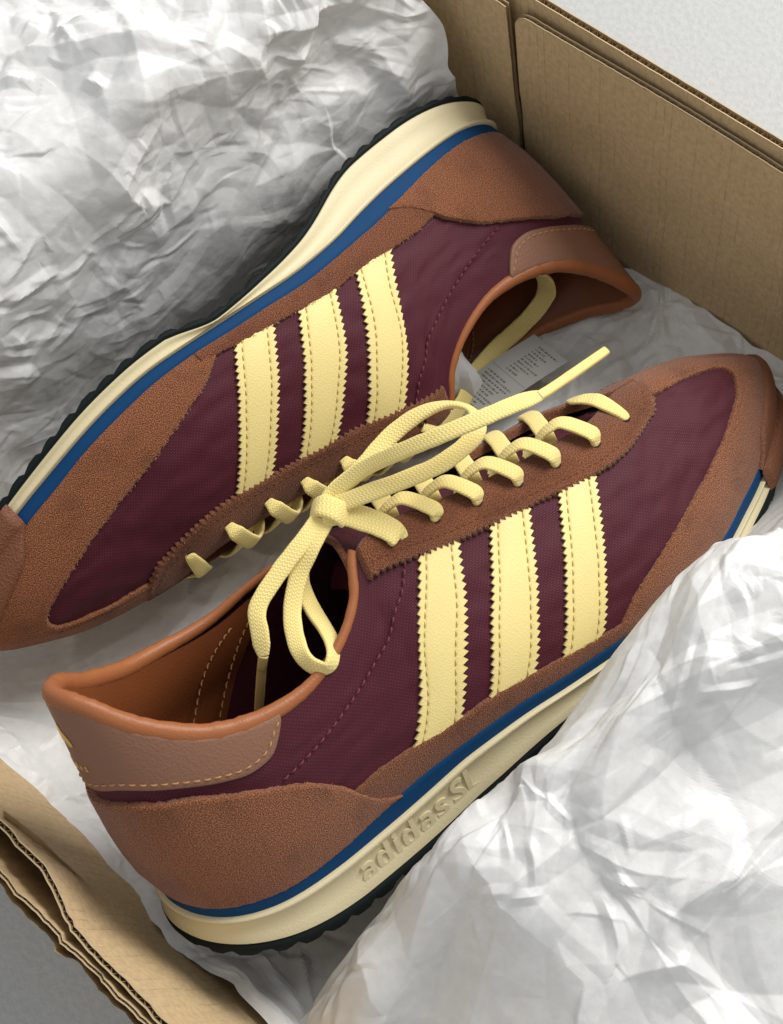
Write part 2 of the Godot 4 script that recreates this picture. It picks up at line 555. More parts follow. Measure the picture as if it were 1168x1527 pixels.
func _cr(pts: Array, i: int, t: float) -> Vector3:
	var n := pts.size()
	var a: Vector3 = pts[maxi(i - 1, 0)]; var b: Vector3 = pts[i]; var c: Vector3 = pts[i + 1]; var d: Vector3 = pts[mini(i + 2, n - 1)]
	return 0.5 * (2.0 * b + (c - a) * t + (2.0 * a - 5.0 * b + 4.0 * c - d) * t * t + (3.0 * b - a - 3.0 * c + d) * t * t * t)

func mm(a: Array) -> Array:
	var out := []
	for p in a: out.append(Vector3(p[0], p[1], p[2]) * 0.001)
	return out

func same(n: Vector3, k: int) -> Array:
	var out := []
	for i in k: out.append(n)
	return out

const EYELETS := [[8.85, 0.90], [9.8, 0.90], [10.75, 0.89], [11.7, 0.88], [12.6, 0.87], [13.6, 0.85], [14.6, 0.83]]

func build_shoe(called: String, label: String, at: Transform3D, bow: bool) -> Node3D:
	far_lift = 0.0055 if bow else 0.012
	var s := thing(called, label, "shoe", at, "pair of shoes in the box")
	# --- nylon upper
	var g := Geo.new()
	var rows := []; var uvs := []
	var along := PackedFloat32Array()
	var NW := 420
	for c in NW + 1:
		var w := -21.0 + 42.0 * c / NW
		along.append(0.0 if c == 0 else along[c - 1] + (P(w, 0.4) - P(w - 42.0 / NW, 0.4)).length())
	for r in 49:
		var v := r / 48.0
		var row := PackedVector3Array(); var ru := PackedVector2Array()
		for c in NW + 1:
			var w := -21.0 + 42.0 * c / NW
			var wr := 0.0
			if v > 0.08 and v < 0.92:
				var e := minf(1.0, minf((v - 0.08) * 8, (0.92 - v) * 8))
				wr = e * (0.0006 * soft.get_noise_2d(absf(w) * 0.75 + v * 3.4 + (40 if w < 0 else 0), v * 7.5 - absf(w) * 0.25) - 0.0002)
			row.append(PO(Vector2(w, v), wr))
			ru.append(Vector2(along[c], (P(w, v) - P(w, 0)).length() * 1.03))
		rows.append(row); uvs.append(ru)
	g.grid(rows, uvs, true)
	obj("upper_fabric", g, M.nylon, s)
	for side in [1.0, -1.0]:
		# --- three stripes with pinked edges
		for k in [[[6.05, 0.165], [7.05, 0.44], [7.95, 0.565], [8.55, 0.67], [9.15, 0.81], [7.38, 0.11], [8.35, 0.335], [9.15, 0.53], [9.55, 0.65], [10.02, 0.80]],
				[[8.28, 0.10], [9.2, 0.38], [9.6, 0.485], [9.95, 0.575], [10.78, 0.80], [9.37, 0.08], [10.15, 0.34], [10.5, 0.44], [10.8, 0.53], [11.66, 0.79]],
				[[10.07, 0.09], [10.8, 0.33], [11.15, 0.43], [11.5, 0.53], [12.35, 0.78], [11.06, 0.07], [11.75, 0.31], [12.08, 0.41], [12.4, 0.51], [13.2, 0.76]]]:
			var L := []; var R := []
			for i in 5:
				L.append(Vector2(k[i][0], k[i][1])); R.append(Vector2(k[i + 5][0], k[i + 5][1]))
			var cl := curve(L, 49, side); var cr := curve(R, 49, side)
			g = Geo.new()
			var hh := 0.0009
			strip(g, cl, cr, [[0, 0.0008, 0.0001, 1], [0, 0.0008, hh * 0.8, 1], [0, 0.0011, hh, 1], [0, 0.0022, hh], [0, 0.0026, hh - 0.00035], [0, 0.0031, hh - 0.00035], [0, 0.0036, hh + 0.0001], [2, 0.5, hh + 0.00025], [1, 0.0036, hh + 0.0001], [1, 0.0031, hh - 0.00035], [1, 0.0026, hh - 0.00035], [1, 0.0022, hh], [1, 0.0011, hh, 1], [1, 0.0008, hh * 0.8, 1], [1, 0.0008, 0.0001, 1]], 0.0014, 0.0014, 0.0, 0, Color(3.2, 3.6, 7.0), 0.06)
			var so := obj("stripe", g, M.yellow, s)
			g = Geo.new()
			for e in 2:
				var line := PackedVector2Array()
				for c in cl.size():
					var wd := (P(cl[c].x, cl[c].y) - P(cr[c].x, cr[c].y)).length()
					var t := 0.00285 / wd
					line.append(cl[c].lerp(cr[c], t if e == 0 else 1.0 - t))
				stitches(g, line, hh - 0.0001, 0.0028, 0.00026, 0.68)
			obj("stitching", g, M.thread_yellow, so).set_meta("kind", "stuff")
		# --- suede band over the foot of the stripes
		g = Geo.new()
		strip(g, curve([Vector2(4.2, 0), Vector2(7.0, 0), Vector2(9.5, 0), Vector2(12.0, 0)], 150, side), curve([Vector2(4.4, 0.27), Vector2(5.3, 0.275), Vector2(6.25, 0.215), Vector2(7.45, 0.155), Vector2(8.45, 0.14), Vector2(9.45, 0.125), Vector2(10.2, 0.115), Vector2(11.2, 0.095), Vector2(12.0, 0.085)], 150, side), rows_h(1.15), 0, 0, 0.0003)
		var band := obj("side_band", g, M.suede_dark, s)
		fibres(band, curve([Vector2(5.3, 0.275), Vector2(6.25, 0.215), Vector2(7.45, 0.155), Vector2(8.45, 0.14), Vector2(9.45, 0.125), Vector2(10.2, 0.115), Vector2(11.2, 0.095)], 100, side), 0.0013, 3.0, 7)
		# --- seam down the quarter
		g = Geo.new()
		stitches(g, curve([Vector2(8.75, 0.80), Vector2(8.15, 0.70), Vector2(7.35, 0.705), Vector2(6.4, 0.745), Vector2(5.35, 0.735), Vector2(4.5, 0.685), Vector2(3.8, 0.63)], 140, side), 0.0004, 0.0029, 0.00034)
		obj("seam_stitching", g, M.thread_wine, s).set_meta("kind", "stuff")
	# --- heel counter
	g = Geo.new()
	var top := []; var low := []
	for q in [[5.6, 0.0], [5.2, 0.10], [4.9, 0.23], [4.65, 0.365], [4.35, 0.48], [4.1, 0.55], [3.7, 0.61], [3.1, 0.655], [2.35, 0.665], [1.75, 0.63], [0.9, 0.585], [0.0, 0.57]]:
		top.append(Vector2(q[0], q[1]))
	for k in range(top.size() - 2, -1, -1): top.append(Vector2(-top[k].x, top[k].y))
	for k in top.size(): low.append(Vector2(5.6 - 11.2 * k / (top.size() - 1), 0))
	strip(g, curve(low, 320), curve(top, 320), rows_h(1.25, 0.0005), 0, 0, 0.0003)
	var counter := obj("heel_counter", g, M.suede, s)
	fibres(counter, curve(top, 320), 0.0016, 4.0, 3)
	# --- toe guard: round the toe and up the middle of the vamp
	for side in [1.0, -1.0]:
		var o1 := curve([Vector2(11.2, 0), Vector2(14, 0), Vector2(17, 0), Vector2(19.5, 0), Vector2(21, 0)], 170, side)
		var o2 := curve([Vector2(21, 0), Vector2(21, 0.3), Vector2(21, 0.65), Vector2(21, 1.0)], 50, side)
		var o3 := curve([Vector2(21, 1.0), Vector2(20, 1.0), Vector2(18.5, 1.0), Vector2(17, 1.0), Vector2(15.6, 1.0)], 80, side)
		var i1 := curve([Vector2(11.5, 0.06), Vector2(11.72, 0.11), Vector2(12.25, 0.195), Vector2(12.9, 0.25), Vector2(13.6, 0.295), Vector2(14.5, 0.325), Vector2(15.4, 0.345), Vector2(16.3, 0.375), Vector2(17.2, 0.43), Vector2(17.9, 0.49)], 170, side)
		var i2 := curve([Vector2(17.9, 0.49), Vector2(18.35, 0.56), Vector2(18.6, 0.66), Vector2(18.5, 0.75), Vector2(18.2, 0.79)], 50, side)
		var i3 := curve([Vector2(18.2, 0.79), Vector2(17.4, 0.815), Vector2(16.5, 0.825), Vector2(15.9, 0.835), Vector2(15.6, 0.84)], 80, side)
		o1.append_array(o2.slice(1)); o1.append_array(o3.slice(1))
		i1.append_array(i2.slice(1)); i1.append_array(i3.slice(1))
		g = Geo.new()
		strip(g, o1, i1, [[0, 0.0, 0.0012], [2, 0.12, 0.00125], [2, 0.25, 0.0013], [2, 0.4, 0.0013], [2, 0.55, 0.0013], [2, 0.7, 0.00135], [2, 0.85, 0.0014], [1, 0.0030, 0.0015], [1, 0.0022, 0.0011], [1, 0.0014, 0.0014], [1, 0.0004, 0.0012, 1], [1, 0.0, 0.0008, 1], [1, 0.0, -0.0004, 1]], 0, 0, 0.00035, 7)
		var guard := obj("toe_guard", g, M.suede, s)
		fibres(guard, i1, 0.0014, 3.0, 5)
	# --- eyestay with pinked outer edge, in two halves that meet in front of the throat
	for side in [1.0, -1.0]:
		var lowc := curve([Vector2(7.72, 0.885), Vector2(8.15, 0.835), Vector2(9.1, 0.785), Vector2(10.05, 0.775), Vector2(10.7, 0.775), Vector2(11.65, 0.765), Vector2(12.3, 0.755), Vector2(13.2, 0.735), Vector2(14.0, 0.73), Vector2(14.8, 0.735), Vector2(15.4, 0.755), Vector2(15.8, 0.82), Vector2(16.05, 0.90), Vector2(16.1, 1.0)], 125, side)
		var upc := curve([Vector2(7.95, 1.0), Vector2(9, 1.0), Vector2(10, 1.0), Vector2(11, 1.0), Vector2(12, 1.0), Vector2(13, 1.0), Vector2(14, 1.0), Vector2(14.8, 1.0), Vector2(15.25, 1.0)], 125, side)
		g = Geo.new()
		strip(g, lowc, upc, [[0, 0.0, -0.0003, 1], [0, 0.0, 0.0010, 1], [0, 0.0004, 0.0017, 1], [0, 0.0012, 0.0018], [0, 0.0019, 0.0016], [0, 0.0026, 0.0018], [2, 0.35, 0.0019], [2, 0.5, 0.0019], [2, 0.7, 0.0019], [1, 0.0012, 0.0019], [1, 0.0004, 0.0017], [1, 0.0, 0.0010], [1, 0.0, -0.0012]], 0.0013, 0.0, 0.0002, 0, Color(1.9, 2.0, 2.1))
		var eo := obj("eyestay", g, M.suede_dark, s)
		fibres(eo, lowc, 0.0018, 3.0, 9)
		g = Geo.new()
		var line := PackedVector2Array()
		for c in range(2, lowc.size() - 6): line.append(lowc[c].lerp(upc[c], 0.0027 / maxf((P(lowc[c].x, lowc[c].y) - P(upc[c].x, upc[c].y)).length(), 0.004)))
		stitches(g, line, 0.00175, 0.0026, 0.00022, 0.7)
		obj("stitching", g, M.thread_brown, eo).set_meta("kind", "stuff")
		for e in EYELETS:
			g = Geo.new()
			var q := Vector2(e[0] * side, e[1])
			var nn := N(q.x, q.y)
			var c0 := PO(q, 0.00215)
			var d1 := nn.cross(Vector3.RIGHT).normalized(); var d2 := nn.cross(d1)
			var ci := g.add(c0 - nn * 0.0004)
			for k in 12:
				var an := TAU * k / 12
				g.add(c0 + (d1 * cos(an) + d2 * sin(an)) * 0.0017)
			for k in 12: g.tri(ci, 1 + k, 1 + (k + 1) % 12)
			obj("eyelet", g, M.hole, eo)
	# --- heel tab
	g = Geo.new()
	top = []; low = []
	for q in [[4.35, 0.97], [4.12, 0.87], [3.85, 0.79], [3.4, 0.745], [2.9, 0.735], [2.1, 0.71], [1.1, 0.655], [0.45, 0.625], [0, 0.62]]: low.append(Vector2(q[0], q[1]))
	for k in range(low.size() - 2, -1, -1): low.append(Vector2(-low[k].x, low[k].y))
	var ca := curve(low, 160)
	var cb := PackedVector2Array()
	for k in 160: cb.append(Vector2(lerpf(4.4, -4.4, k / 159.0), 1.0))
	strip(g, ca, cb, rows_h(0.75, 0.0003), 0, 0, 0)
	var tabo := obj("heel_tab", g, M.tab, s)
	g = Geo.new()
	var sl := PackedVector2Array()
	for c in range(2, 158): sl.append(ca[c].lerp(cb[c], minf(0.4, 0.0024 / maxf((P(ca[c].x, ca[c].y) - P(cb[c].x, cb[c].y)).length(), 0.003))))
	stitches(g, sl, 0.0014, 0.0029, 0.0003, 0.7)
	obj("stitching", g, M.thread_tan, tabo).set_meta("kind", "stuff")
	heel_emblem(tabo)
	# --- collar roll
	g = Geo.new()
	rows = []; uvs = []
	var nr := 150
	for c in nr + 1:
		var w := lerpf(-7.95, 7.95, float(c) / nr)
		var t := (P(w + 0.06, 1) - P(w - 0.06, 1)).normalized()
		var out := N(w, 0.97)
		var up := t.cross(out).normalized()
		if up.y < 0: up = -up
		var thin := smoothstep(2.6, 6.4, absf(w))
		var r := lerpf(0.0028, 0.0013, thin) * (1.0 + 0.09 * soft.get_noise_1d(w * 5.0) + 0.05 * soft.get_noise_1d(w * 14.0))
		var cen := P(w, 1) - out * lerpf(0.0014, 0.0004, thin) + up * 0.0006
		var ring := PackedVector3Array()
		for e in 14:
			var an := TAU * e / 14
			ring.append(cen + (out * cos(an) + up * sin(an) * 1.15) * r)
		rows.append(ring)
	g.grid(rows, [], true, true)
	obj("collar_roll", g, M.roll, s)
	# --- linings
	g = Geo.new()
	rows = []; uvs = []
	for r in 25:
		var v := 1.0 - r / 24.0 * 0.97
		var row := PackedVector3Array(); var ru := PackedVector2Array()
		for c in 141:
			var w := lerpf(-15.0, 15.0, c / 140.0)
			row.append(PO(Vector2(w, v), -0.0034))
			ru.append(Vector2(c * 0.003, v * 0.07))
		rows.append(row); uvs.append(ru)
	g.grid(rows, uvs, true)
	obj("fabric_lining", g, M.nylon_lining, s)
	g = Geo.new()
	rows = []
	for r in 21:
		var row := PackedVector3Array()
		for c in 121:
			var w := lerpf(-6.6, 6.6, c / 120.0)
			var lowv := lerpf(0.12, 0.97, smoothstep(3.2, 6.6, absf(w)))
			var v := lerpf(1.0, lowv, r / 20.0)
			row.append(PO(Vector2(w, v), -0.0038 - 0.0022 * sin(PI * minf(1.0, (1.0 - v) * 2.2))))
		rows.append(row)
	g.grid(rows, [], true)
	var lo := obj("heel_lining", g, M.lining, s)
	g = Geo.new()
	for side in [1.0, -1.0]:
		for k in 2:
			var line := PackedVector2Array()
			for c in 60:
				var w := lerpf(3.3, 6.3, c / 59.0) - 0.35 - 0.75 * k
				line.append(Vector2(w * side, lerpf(0.12, 0.97, smoothstep(3.2, 6.6, w + 0.35 + 0.75 * k))))
			stitches(g, line, -0.0062, 0.003, 0.0003)
	obj("stitching", g, M.thread_tan, lo).set_meta("kind", "stuff")
	# --- insole
	g = Geo.new()
	rows = []
	for c in 60:
		var w := lerpf(0.0, 20.5, c / 59.0)
		var b := P(w, 0) - foot_normal(w) * 0.002 + Vector3(0, 0.0045, 0)
		var row := PackedVector3Array()
		for e in 9:
			var t := e / 8.0 * 2 - 1
			row.append(Vector3(b.x, b.y - 0.0015 * (1 - t * t), b.z * t))
		rows.append(row)
	g.grid(rows)
	obj("insole", g, M.insole, s)
	# --- tongue
	g = Geo.new()
	rows = []; uvs = []
	for c in 61:
		var w := lerpf(7.75, 15.6, c / 60.0)
		var t := P(w, 1)
		if w < 8.6: t = P(8.6, 1) + Vector3(-(8.6 - w) * 0.010, (8.6 - w) * 0.0035, 0)
		var half := lerpf(0.0150, 0.012, c / 60.0)
		for side in 1:
			var row := PackedVector3Array(); var ru := PackedVector2Array()
			for e in 21:
				var a := e / 20.0 * 2 - 1
				row.append(Vector3(t.x - 0.004 * a * a * (1.0 if c == 0 else 0.0), t.y - 0.0035 - 0.007 * a * a + 0.0008 * soft.get_noise_2d(c * 0.3, e * 0.4), a * half - 0.003))
				ru.append(Vector2(t.x, a * half))
			rows.append(row); uvs.append(ru)
	g.grid(rows, uvs)
	var back := []
	for r in rows:
		var q := PackedVector3Array()
		for p in r: q.append(p - Vector3(0.0006, 0.0024, 0))
		back.append(q)
	g.grid(back, uvs, true)
	g.grid([rows[0], back[0]], [])
	obj("tongue", g, M.nylon, s)
	g = Geo.new()
	var rim := []
	for e in 21:
		var ring := PackedVector3Array()
		var p: Vector3 = rows[0][e]
		for k in 10:
			ring.append(p + Vector3(cos(TAU * k / 10), sin(TAU * k / 10) - 0.5, 0) * 0.0012)
		rim.append(ring)
	g.grid(rim, [], true, true)
	obj("tongue_binding", g, M.suede_dark, s)
	# padded edge of the tongue that shows inside the opening, with two rows of stitch bumps
	var edge := mm([[98, 58, -35], [102, 63, -31], [104.5, 65.5, -25], [105.5, 67.5, -17], [105, 69.5, -9], [104, 71, 0], [105, 69, 9]])
	var facing := Vector3(-0.4, 0.5, 0.75)
	var to := obj("tongue_edge", lace_mesh(edge, same(facing, 7), 0.0095, 0.0026), M.tongue_edge, s)
	g = Geo.new()
	for k in 48:
		var f := k / 48.0 * 6.0
		var i := mini(int(f), 5)
		var p := _cr(edge, i, f - i)
		var d := (_cr(edge, i, minf(f - i + 0.05, 1.0)) - p).normalized()
		var across := d.cross(facing).normalized()
		for q in [-0.0026, 0.0008]:
			var c: Vector3 = p + across * q + facing.normalized() * 0.0012
			var ring := []
			for a in 4:
				var rr := PackedVector3Array()
				for b in 7:
					var th := PI * 0.5 * a / 3.0
					rr.append(c + (across * cos(TAU * b / 6) + d * sin(TAU * b / 6)) * 0.0011 * cos(th) + facing.normalized() * 0.0009 * sin(th))
				ring.append(rr)
			g.grid(ring)
	obj("stitching", g, M.tongue_edge, to).set_meta("kind", "stuff")
	build_sole(s, bow)
	build_laces(s, bow)
	return s

func heel_emblem(parent: Node) -> void:
	# three leaves cut by fine bars, foil stamped on the back of the tab, a line of small letters below
	var arcs := P(0, 0.83)
	var sw := (P(0.5, 0.83) - P(-0.5, 0.83)).length()
	var g := Geo.new()
	var leaves := [[-0.0026, -0.0004, 0.6], [0.0, 0.0012, 0.0], [0.0026, -0.0004, -0.6]]
	for y in 44:
		var yy := -0.0045 + 0.0095 * y / 43.0
		var bar := yy < -0.0012 and fposmod(yy + 0.0045, 0.0011) < 0.0003
		if bar: continue
		for x in 44:
			var xx := -0.0055 + 0.011 * x / 43.0
			var inside := false
			for l in leaves:
				var d := Vector2(xx - l[0] * 0.75, yy - l[1] - 0.0008).rotated(l[2])
				if pow(d.x / 0.0015, 2) + pow(d.y / 0.0031, 2) < 1.0: inside = true
			if not inside: continue
			var q := []
			for k in [[0, 0], [0, 1], [1, 1], [1, 0]]:
				var px: float = (xx + k[0] * 0.011 / 43.0) * 0.8
				var py: float = (yy + k[1] * 0.0095 / 43.0) * 0.8
				q.append(g.add(PO(Vector2(px / sw, 0.835 + py / 0.062), 0.00155)))
			g.quad(q[0], q[1], q[2], q[3])
	obj("emblem", g, M.gold, parent)
	var word := "adidas"
	for k in word.length():
		var t := TextMesh.new()
		var f := SystemFont.new(); f.font_names = PackedStringArray(["Droid Sans"])
		f.font_weight = 700
		t.font = f; t.text = word[k]; t.font_size = 32; t.pixel_size = 0.0030 / 32.0; t.depth = 0.0001
		var px := (k - 2.5) * 0.0017
		var q := Vector2(px / sw, 0.725)
		var n := N(q.x, q.y)
		var right := (P(q.x + 0.05, q.y) - P(q.x - 0.05, q.y)).normalized()
		var o := obj("letter", t, M.gold, parent)
		o.transform = Transform3D(Basis(right, n.cross(right).normalized(), n), PO(q, 0.0015))

func build_sole(s: Node3D, lettering: bool) -> void:
	var W := []
	for c in 336: W.append(-21.0 + 42.0 * c / 336.0)
	var blue := []; var cream := []; var wall := []; var mid := []
	var offs_blue := [[-0.0015, 0.0012], [0.0007, 0.0010], [0.0016, 0.0003], [0.0018, -0.0012]]
	for k in 5: blue.append(PackedVector3Array())
	for k in 9: cream.append(PackedVector3Array())
	for k in 4: wall.append(PackedVector3Array())
	var low := PackedVector3Array()
	var run := 0.0
	for c in W.size():
		var w: float = W[c]
		var p := P(w, 0)
		var n := foot_normal(w)
		var x := p.x * 1000.0
		var ct := lerp_table(x, SX, CREAM_TOP) * 0.001
		var cl := lerp_table(x, SX, CREAM_LOW) * 0.001
		if w > 0 and x > 60 and x < 170 and not lettering: cl += 0.005 * smoothstep(70, 110, x) * (1.0 - smoothstep(150, 172, x))
		for k in 4:
			blue[k].append(Vector3(p.x, p.y + offs_blue[k][1], p.z) + n * offs_blue[k][0])
		blue[4].append(Vector3(p.x, ct - 0.0004, p.z) + n * 0.0014)
		var h := ct - cl
		var cs := [[0.0004, ct], [0.0023, ct], [0.0030, ct - 0.0005], [0.0032, ct - 0.11 * h], [0.0022, ct - 0.2 * h], [0.0019, ct - 0.45 * h], [0.0027, ct - 0.7 * h], [0.0040, cl + 0.0008], [0.0032, cl]]
		for k in 9:
			cream[k].append(Vector3(p.x, cs[k][1], p.z) + n * cs[k][0])
		if c > 0: run += (p - P(W[c - 1], 0)).length()
		var ph := fposmod(run, 0.0088) / 0.0088
		var tooth := (0.0024 if lettering else 0.0013) * (1.0 if ph < 0.5 else maxf(0.0, 1.0 - (ph - 0.5) * 2.4))
		var y0 := cl - (0.0022 if lettering else 0.0014)
		var ws := [[0.0030, cl + 0.0002], [0.0043, cl - 0.0003], [0.0044, y0], [0.0038, y0 - tooth]]
		for k in 4:
			wall[k].append(Vector3(p.x, ws[k][1], p.z) + n * ws[k][0])
		low.append(Vector3(p.x, y0 - tooth, 0))
	blue.reverse(); cream.reverse(); wall.reverse()
	var g := Geo.new(); g.grid(blue, [], true, true)
	obj("midsole_upper_layer", g, M.blue, s)
	g = Geo.new(); g.grid(cream, [], true, true)
	var mo := obj("midsole", g, M.cream, s)
	# fill between left and right edges under the foot
	g = Geo.new(); g.grid(wall, [], true, true)
	var half := W.size() / 2
	var under := []
	for k in half + 1:
		var a: Vector3 = wall[0][half - k if half - k >= 0 else 0]
		var b: Vector3 = wall[0][(half + k) % W.size()]
		var row := PackedVector3Array()
		for e in 7: row.append(a.lerp(b, e / 6.0))
		under.append(row)
	g.grid(under, [], true)
	obj("outsole", g, M.rubber, s)
	# toe bumper: rubber drawn up from the outsole over the toe guard
	g = Geo.new()
	var rows := []
	for k in 12: rows.append(PackedVector3Array())
	for c in 121:
		var w := lerpf(17.15, 42.0 - 17.15, c / 120.0)
		if w > 21.0: w = w - 42.0
		var u := absf(w)
		var p := P(w, 0)
		var n := foot_normal(w)
		var x := p.x * 1000.0
		var cl := lerp_table(x, SX, CREAM_LOW) * 0.001
		var e := smoothstep(17.15, 17.35, u)
		rows[0].append(Vector3(p.x, cl - 0.0006, p.z) + n * 0.004)
		rows[1].append(Vector3(p.x, cl - 0.0002, p.z) + n * (0.0042 + 0.0014 * e))
		rows[2].append(Vector3(p.x, lerpf(cl, p.y, 0.5), p.z) + n * (0.0034 + 0.002 * e))
		rows[3].append(Vector3(p.x, p.y - 0.001, p.z) + n * (0.0026 + 0.0016 * e))
		var vt := lerpf(0.02, 0.42, pow(clampf((u - 17.15) / 3.85, 0, 1), 1.15)) + 0.10 * smoothstep(17.15, 18.0, u)
		for k in 8:
			var t := k / 6.0
			var q := Vector2(w, minf(t, 1.0) * vt)
			rows[4 + k].append(PO(q, 0.0028 if k < 5 else (0.0026 if k == 5 else (0.0018 if k == 6 else 0.0004))))
	g.grid(rows, [], true)
	obj("toe_bumper", g, M.gum, s)
	if lettering:
		var word := "adidas SL"
		var x := 0.0485
		var adv := {"a": 6.3, "d": 6.7, "i": 3.6, "s": 5.8, " ": 1.2, "S": 5.8, "L": 5.2}
		for k in word.length():
			var ch := word[k]
			var step: float = adv[ch] * 0.001
			if ch != " ":
				var w := 4.3
				for i in 200:
					if P(w, 0).x < x + step / 2: w += 0.02
				var p := P(w, 0); var n := foot_normal(w)
				var ct := lerp_table(p.x * 1000, SX, CREAM_TOP) * 0.001
				var cl := lerp_table(p.x * 1000, SX, CREAM_LOW) * 0.001
				var t := TextMesh.new()
				var f := SystemFont.new(); f.font_names = PackedStringArray(["Droid Sans"])
				f.font_weight = 700
				t.font = f; t.text = ch; t.font_size = 48; t.pixel_size = 0.0114 / 48.0; t.depth = 0.0013; t.curve_step = 1.0
				var tang := (P(w + 0.1, 0) - P(w - 0.1, 0)); tang.y = 0.0
				tang = tang.normalized()
				var o := obj("letter", t, M.cream, mo)
				var up := Vector3(0, 1, 0)
				o.transform = Transform3D(Basis(tang, up, tang.cross(up).normalized()), Vector3(p.x, lerpf(ct, cl, 0.50) , p.z) + n * 0.0022)
			x += step

func build_laces(s: Node3D, bow: bool) -> void:
	# bars straight over the tongue from the far side, and loops from the near eyelets that dip back under the far edge
	for k in range(1, 7):
		var e: Array = EYELETS[k]
		for side in [1.0, -1.0]:
			var q := Vector2(e[0] * side, e[1])
			var n := N(q.x, q.y)
			var E := PO(q, 0.002)
			var T := P(e[0] * side, 1.0)
			var To := P(e[0] * -side, 1.0)
			var inn := Vector3(0, 0, -side)
			var pts := []; var nor := []
			if k == 6:
				if side < 0: continue
				var q2 := Vector2(-e[0], e[1])
				var E2 := PO(q2, 0.002); var n2 := N(q2.x, q2.y)
				pts = [E - n * 0.003, E + n * 0.0006 + inn * 0.0012, T + Vector3(-0.001, 0.0036, 0.001), (T + To) / 2 + Vector3(-0.002, 0.0042, 0), To + Vector3(-0.003, 0.0036, -0.001), E2 + n2 * 0.0006 - inn * 0.001, E2 - n2 * 0.003]
				nor = [n - inn, n, Vector3(0, 1, 0.3), Vector3.UP, Vector3(0, 1, -0.3), n2, n2 + inn]
			elif side > 0:
				var back := Vector3(-0.0066, 0, 0)
				pts = [E - n * 0.003 + Vector3(0.0005, 0, 0), E + n * 0.0010 + inn * 0.0005, E + n * 0.0052 + inn * 0.0030 + back * 0.15, T + Vector3(0, 0.0070, 0.0008) + back * 0.6, T + Vector3(0, 0.0062, -0.0025) + back * 1.15, T + Vector3(0, 0.0035, -0.0050) + back * 1.65, T + Vector3(0, -0.0010, -0.0075) + back * 2.05, To + Vector3(0, -0.0035, 0.003) + back * 2.5, To + Vector3(0, -0.0055, -0.005) + back * 2.8]
				nor = [n - inn * 0.8, n - inn * 0.5, n, Vector3(0, 1, 0.1), Vector3(-0.2, 0.95, -0.2), Vector3(-0.4, 0.85, -0.3), Vector3(-0.4, 0.8, -0.5), Vector3(0, 1, 0), Vector3(0, 1, 0.3)]
			else:
				var back := Vector3(-0.0056, 0, 0)
				pts = [E - n * 0.003, E + n * 0.0010 + inn * 0.0006, T + Vector3(0, 0.0034, 0) + back * 0.3, (T + To) / 2 + Vector3(0, 0.0030, 0) + back * 1.0, To + Vector3(0, 0.0002, -0.0015) + back * 1.75, To + Vector3(0, -0.0038, 0.004) + back * 2.1]
				nor = [n - inn, n, Vector3(0, 1, -0.2), Vector3.UP, Vector3(0, 1, 0.1), Vector3(0, 1, 0.5)]
			obj("lace_crossing", lace_mesh(pts, nor, 0.0061, 0.0016, 10, 0.0, 0.42), M.lace, s)
	if not bow:
		# the free lace ends lie tucked in the opening
		obj("lace_end", lace_mesh(mm([[106, 95, -8], [95, 95.5, -10], [81.6, 92.6, -13], [68, 87, -17], [53, 84.5, -19], [39.5, 84, -19], [30, 83.3, -15], [25.5, 81.5, -7], [28, 77, 4], [37, 71, 13]]), [Vector3(0.1, 0.8, 0.5), Vector3(0.1, 0.7, 0.6), Vector3(0.1, 0.6, 0.7), Vector3(0.15, 0.5, 0.8), Vector3(0.15, 0.45, 0.8), Vector3(0.2, 0.45, 0.8), Vector3(0.5, 0.5, 0.6), Vector3(0.9, 0.4, 0.2), Vector3(0.9, 0.4, -0.2), Vector3(0.7, 0.6, -0.4)], 0.0076, 0.0019), M.lace, s)
		obj("lace_end", lace_mesh(mm([[110, 92, 14], [104, 98, 8], [100, 97, -4], [99, 92, -14], [104, 84, -19], [112, 72, -20]]), same(Vector3(-0.4, 0.6, 0.6), 6), 0.0060, 0.0017), M.lace, s)
		return
	var face := Vector3(-0.15, 0.72, 0.68)
	var e1 := PO(Vector2(8.85, 0.90), 0.002)
	var n1 := N(8.85, 0.90)
	var f1 := PO(Vector2(-8.85, 0.90), 0.002)
	var nf := N(-8.85, 0.90)
	obj("lace_tie", lace_mesh([e1 - n1 * 0.003, e1 + n1 * 0.0012, Vector3(0.1083, 0.0965, 0.0135), Vector3(0.1050, 0.1000, 0.0085), Vector3(0.1005, 0.1035, 0.0005)], [n1 + Vector3(0, 0, 0.6), n1, face, face, face], 0.0078, 0.0018), M.lace, s)
	obj("lace_tie", lace_mesh([f1 - nf * 0.003, f1 + nf * 0.0012, Vector3(0.1075, 0.0985, -0.009), Vector3(0.1005, 0.1030, -0.002)], [nf - Vector3(0, 0, 0.6), nf, face, face], 0.0062, 0.0017), M.lace, s)
	# knot: three short turns wrapped round one another
	var b := Node3D.new()
	obj("lace_knot", lace_mesh(mm([[98.5, 101.5, -5.5], [97.2, 104.5, -3.2], [97.8, 107.0, 1.2], [100.0, 105.2, 5.0], [102.0, 101.0, 5.2]]), [Vector3(-0.5, 0.3, -0.6), Vector3(-0.6, 0.7, -0.2), Vector3(-0.2, 0.9, 0.4), Vector3(0.1, 0.5, 0.9), Vector3(0.3, -0.1, 1)], 0.0072, 0.0024), M.lace, s)
	b.free()
	obj("lace_knot", lace_mesh(mm([[103.5, 102.5, -4.5], [101.5, 105.0, -3.2], [99.8, 106.3, 0.2], [98.6, 104.6, 3.6], [97.5, 101.0, 4.2]]), [Vector3(0.5, 0.3, -0.6), Vector3(0.3, 0.8, -0.4), Vector3(0, 1, 0.2), Vector3(-0.2, 0.6, 0.8), Vector3(-0.4, 0, 1)], 0.0058, 0.0022), M.lace, s)
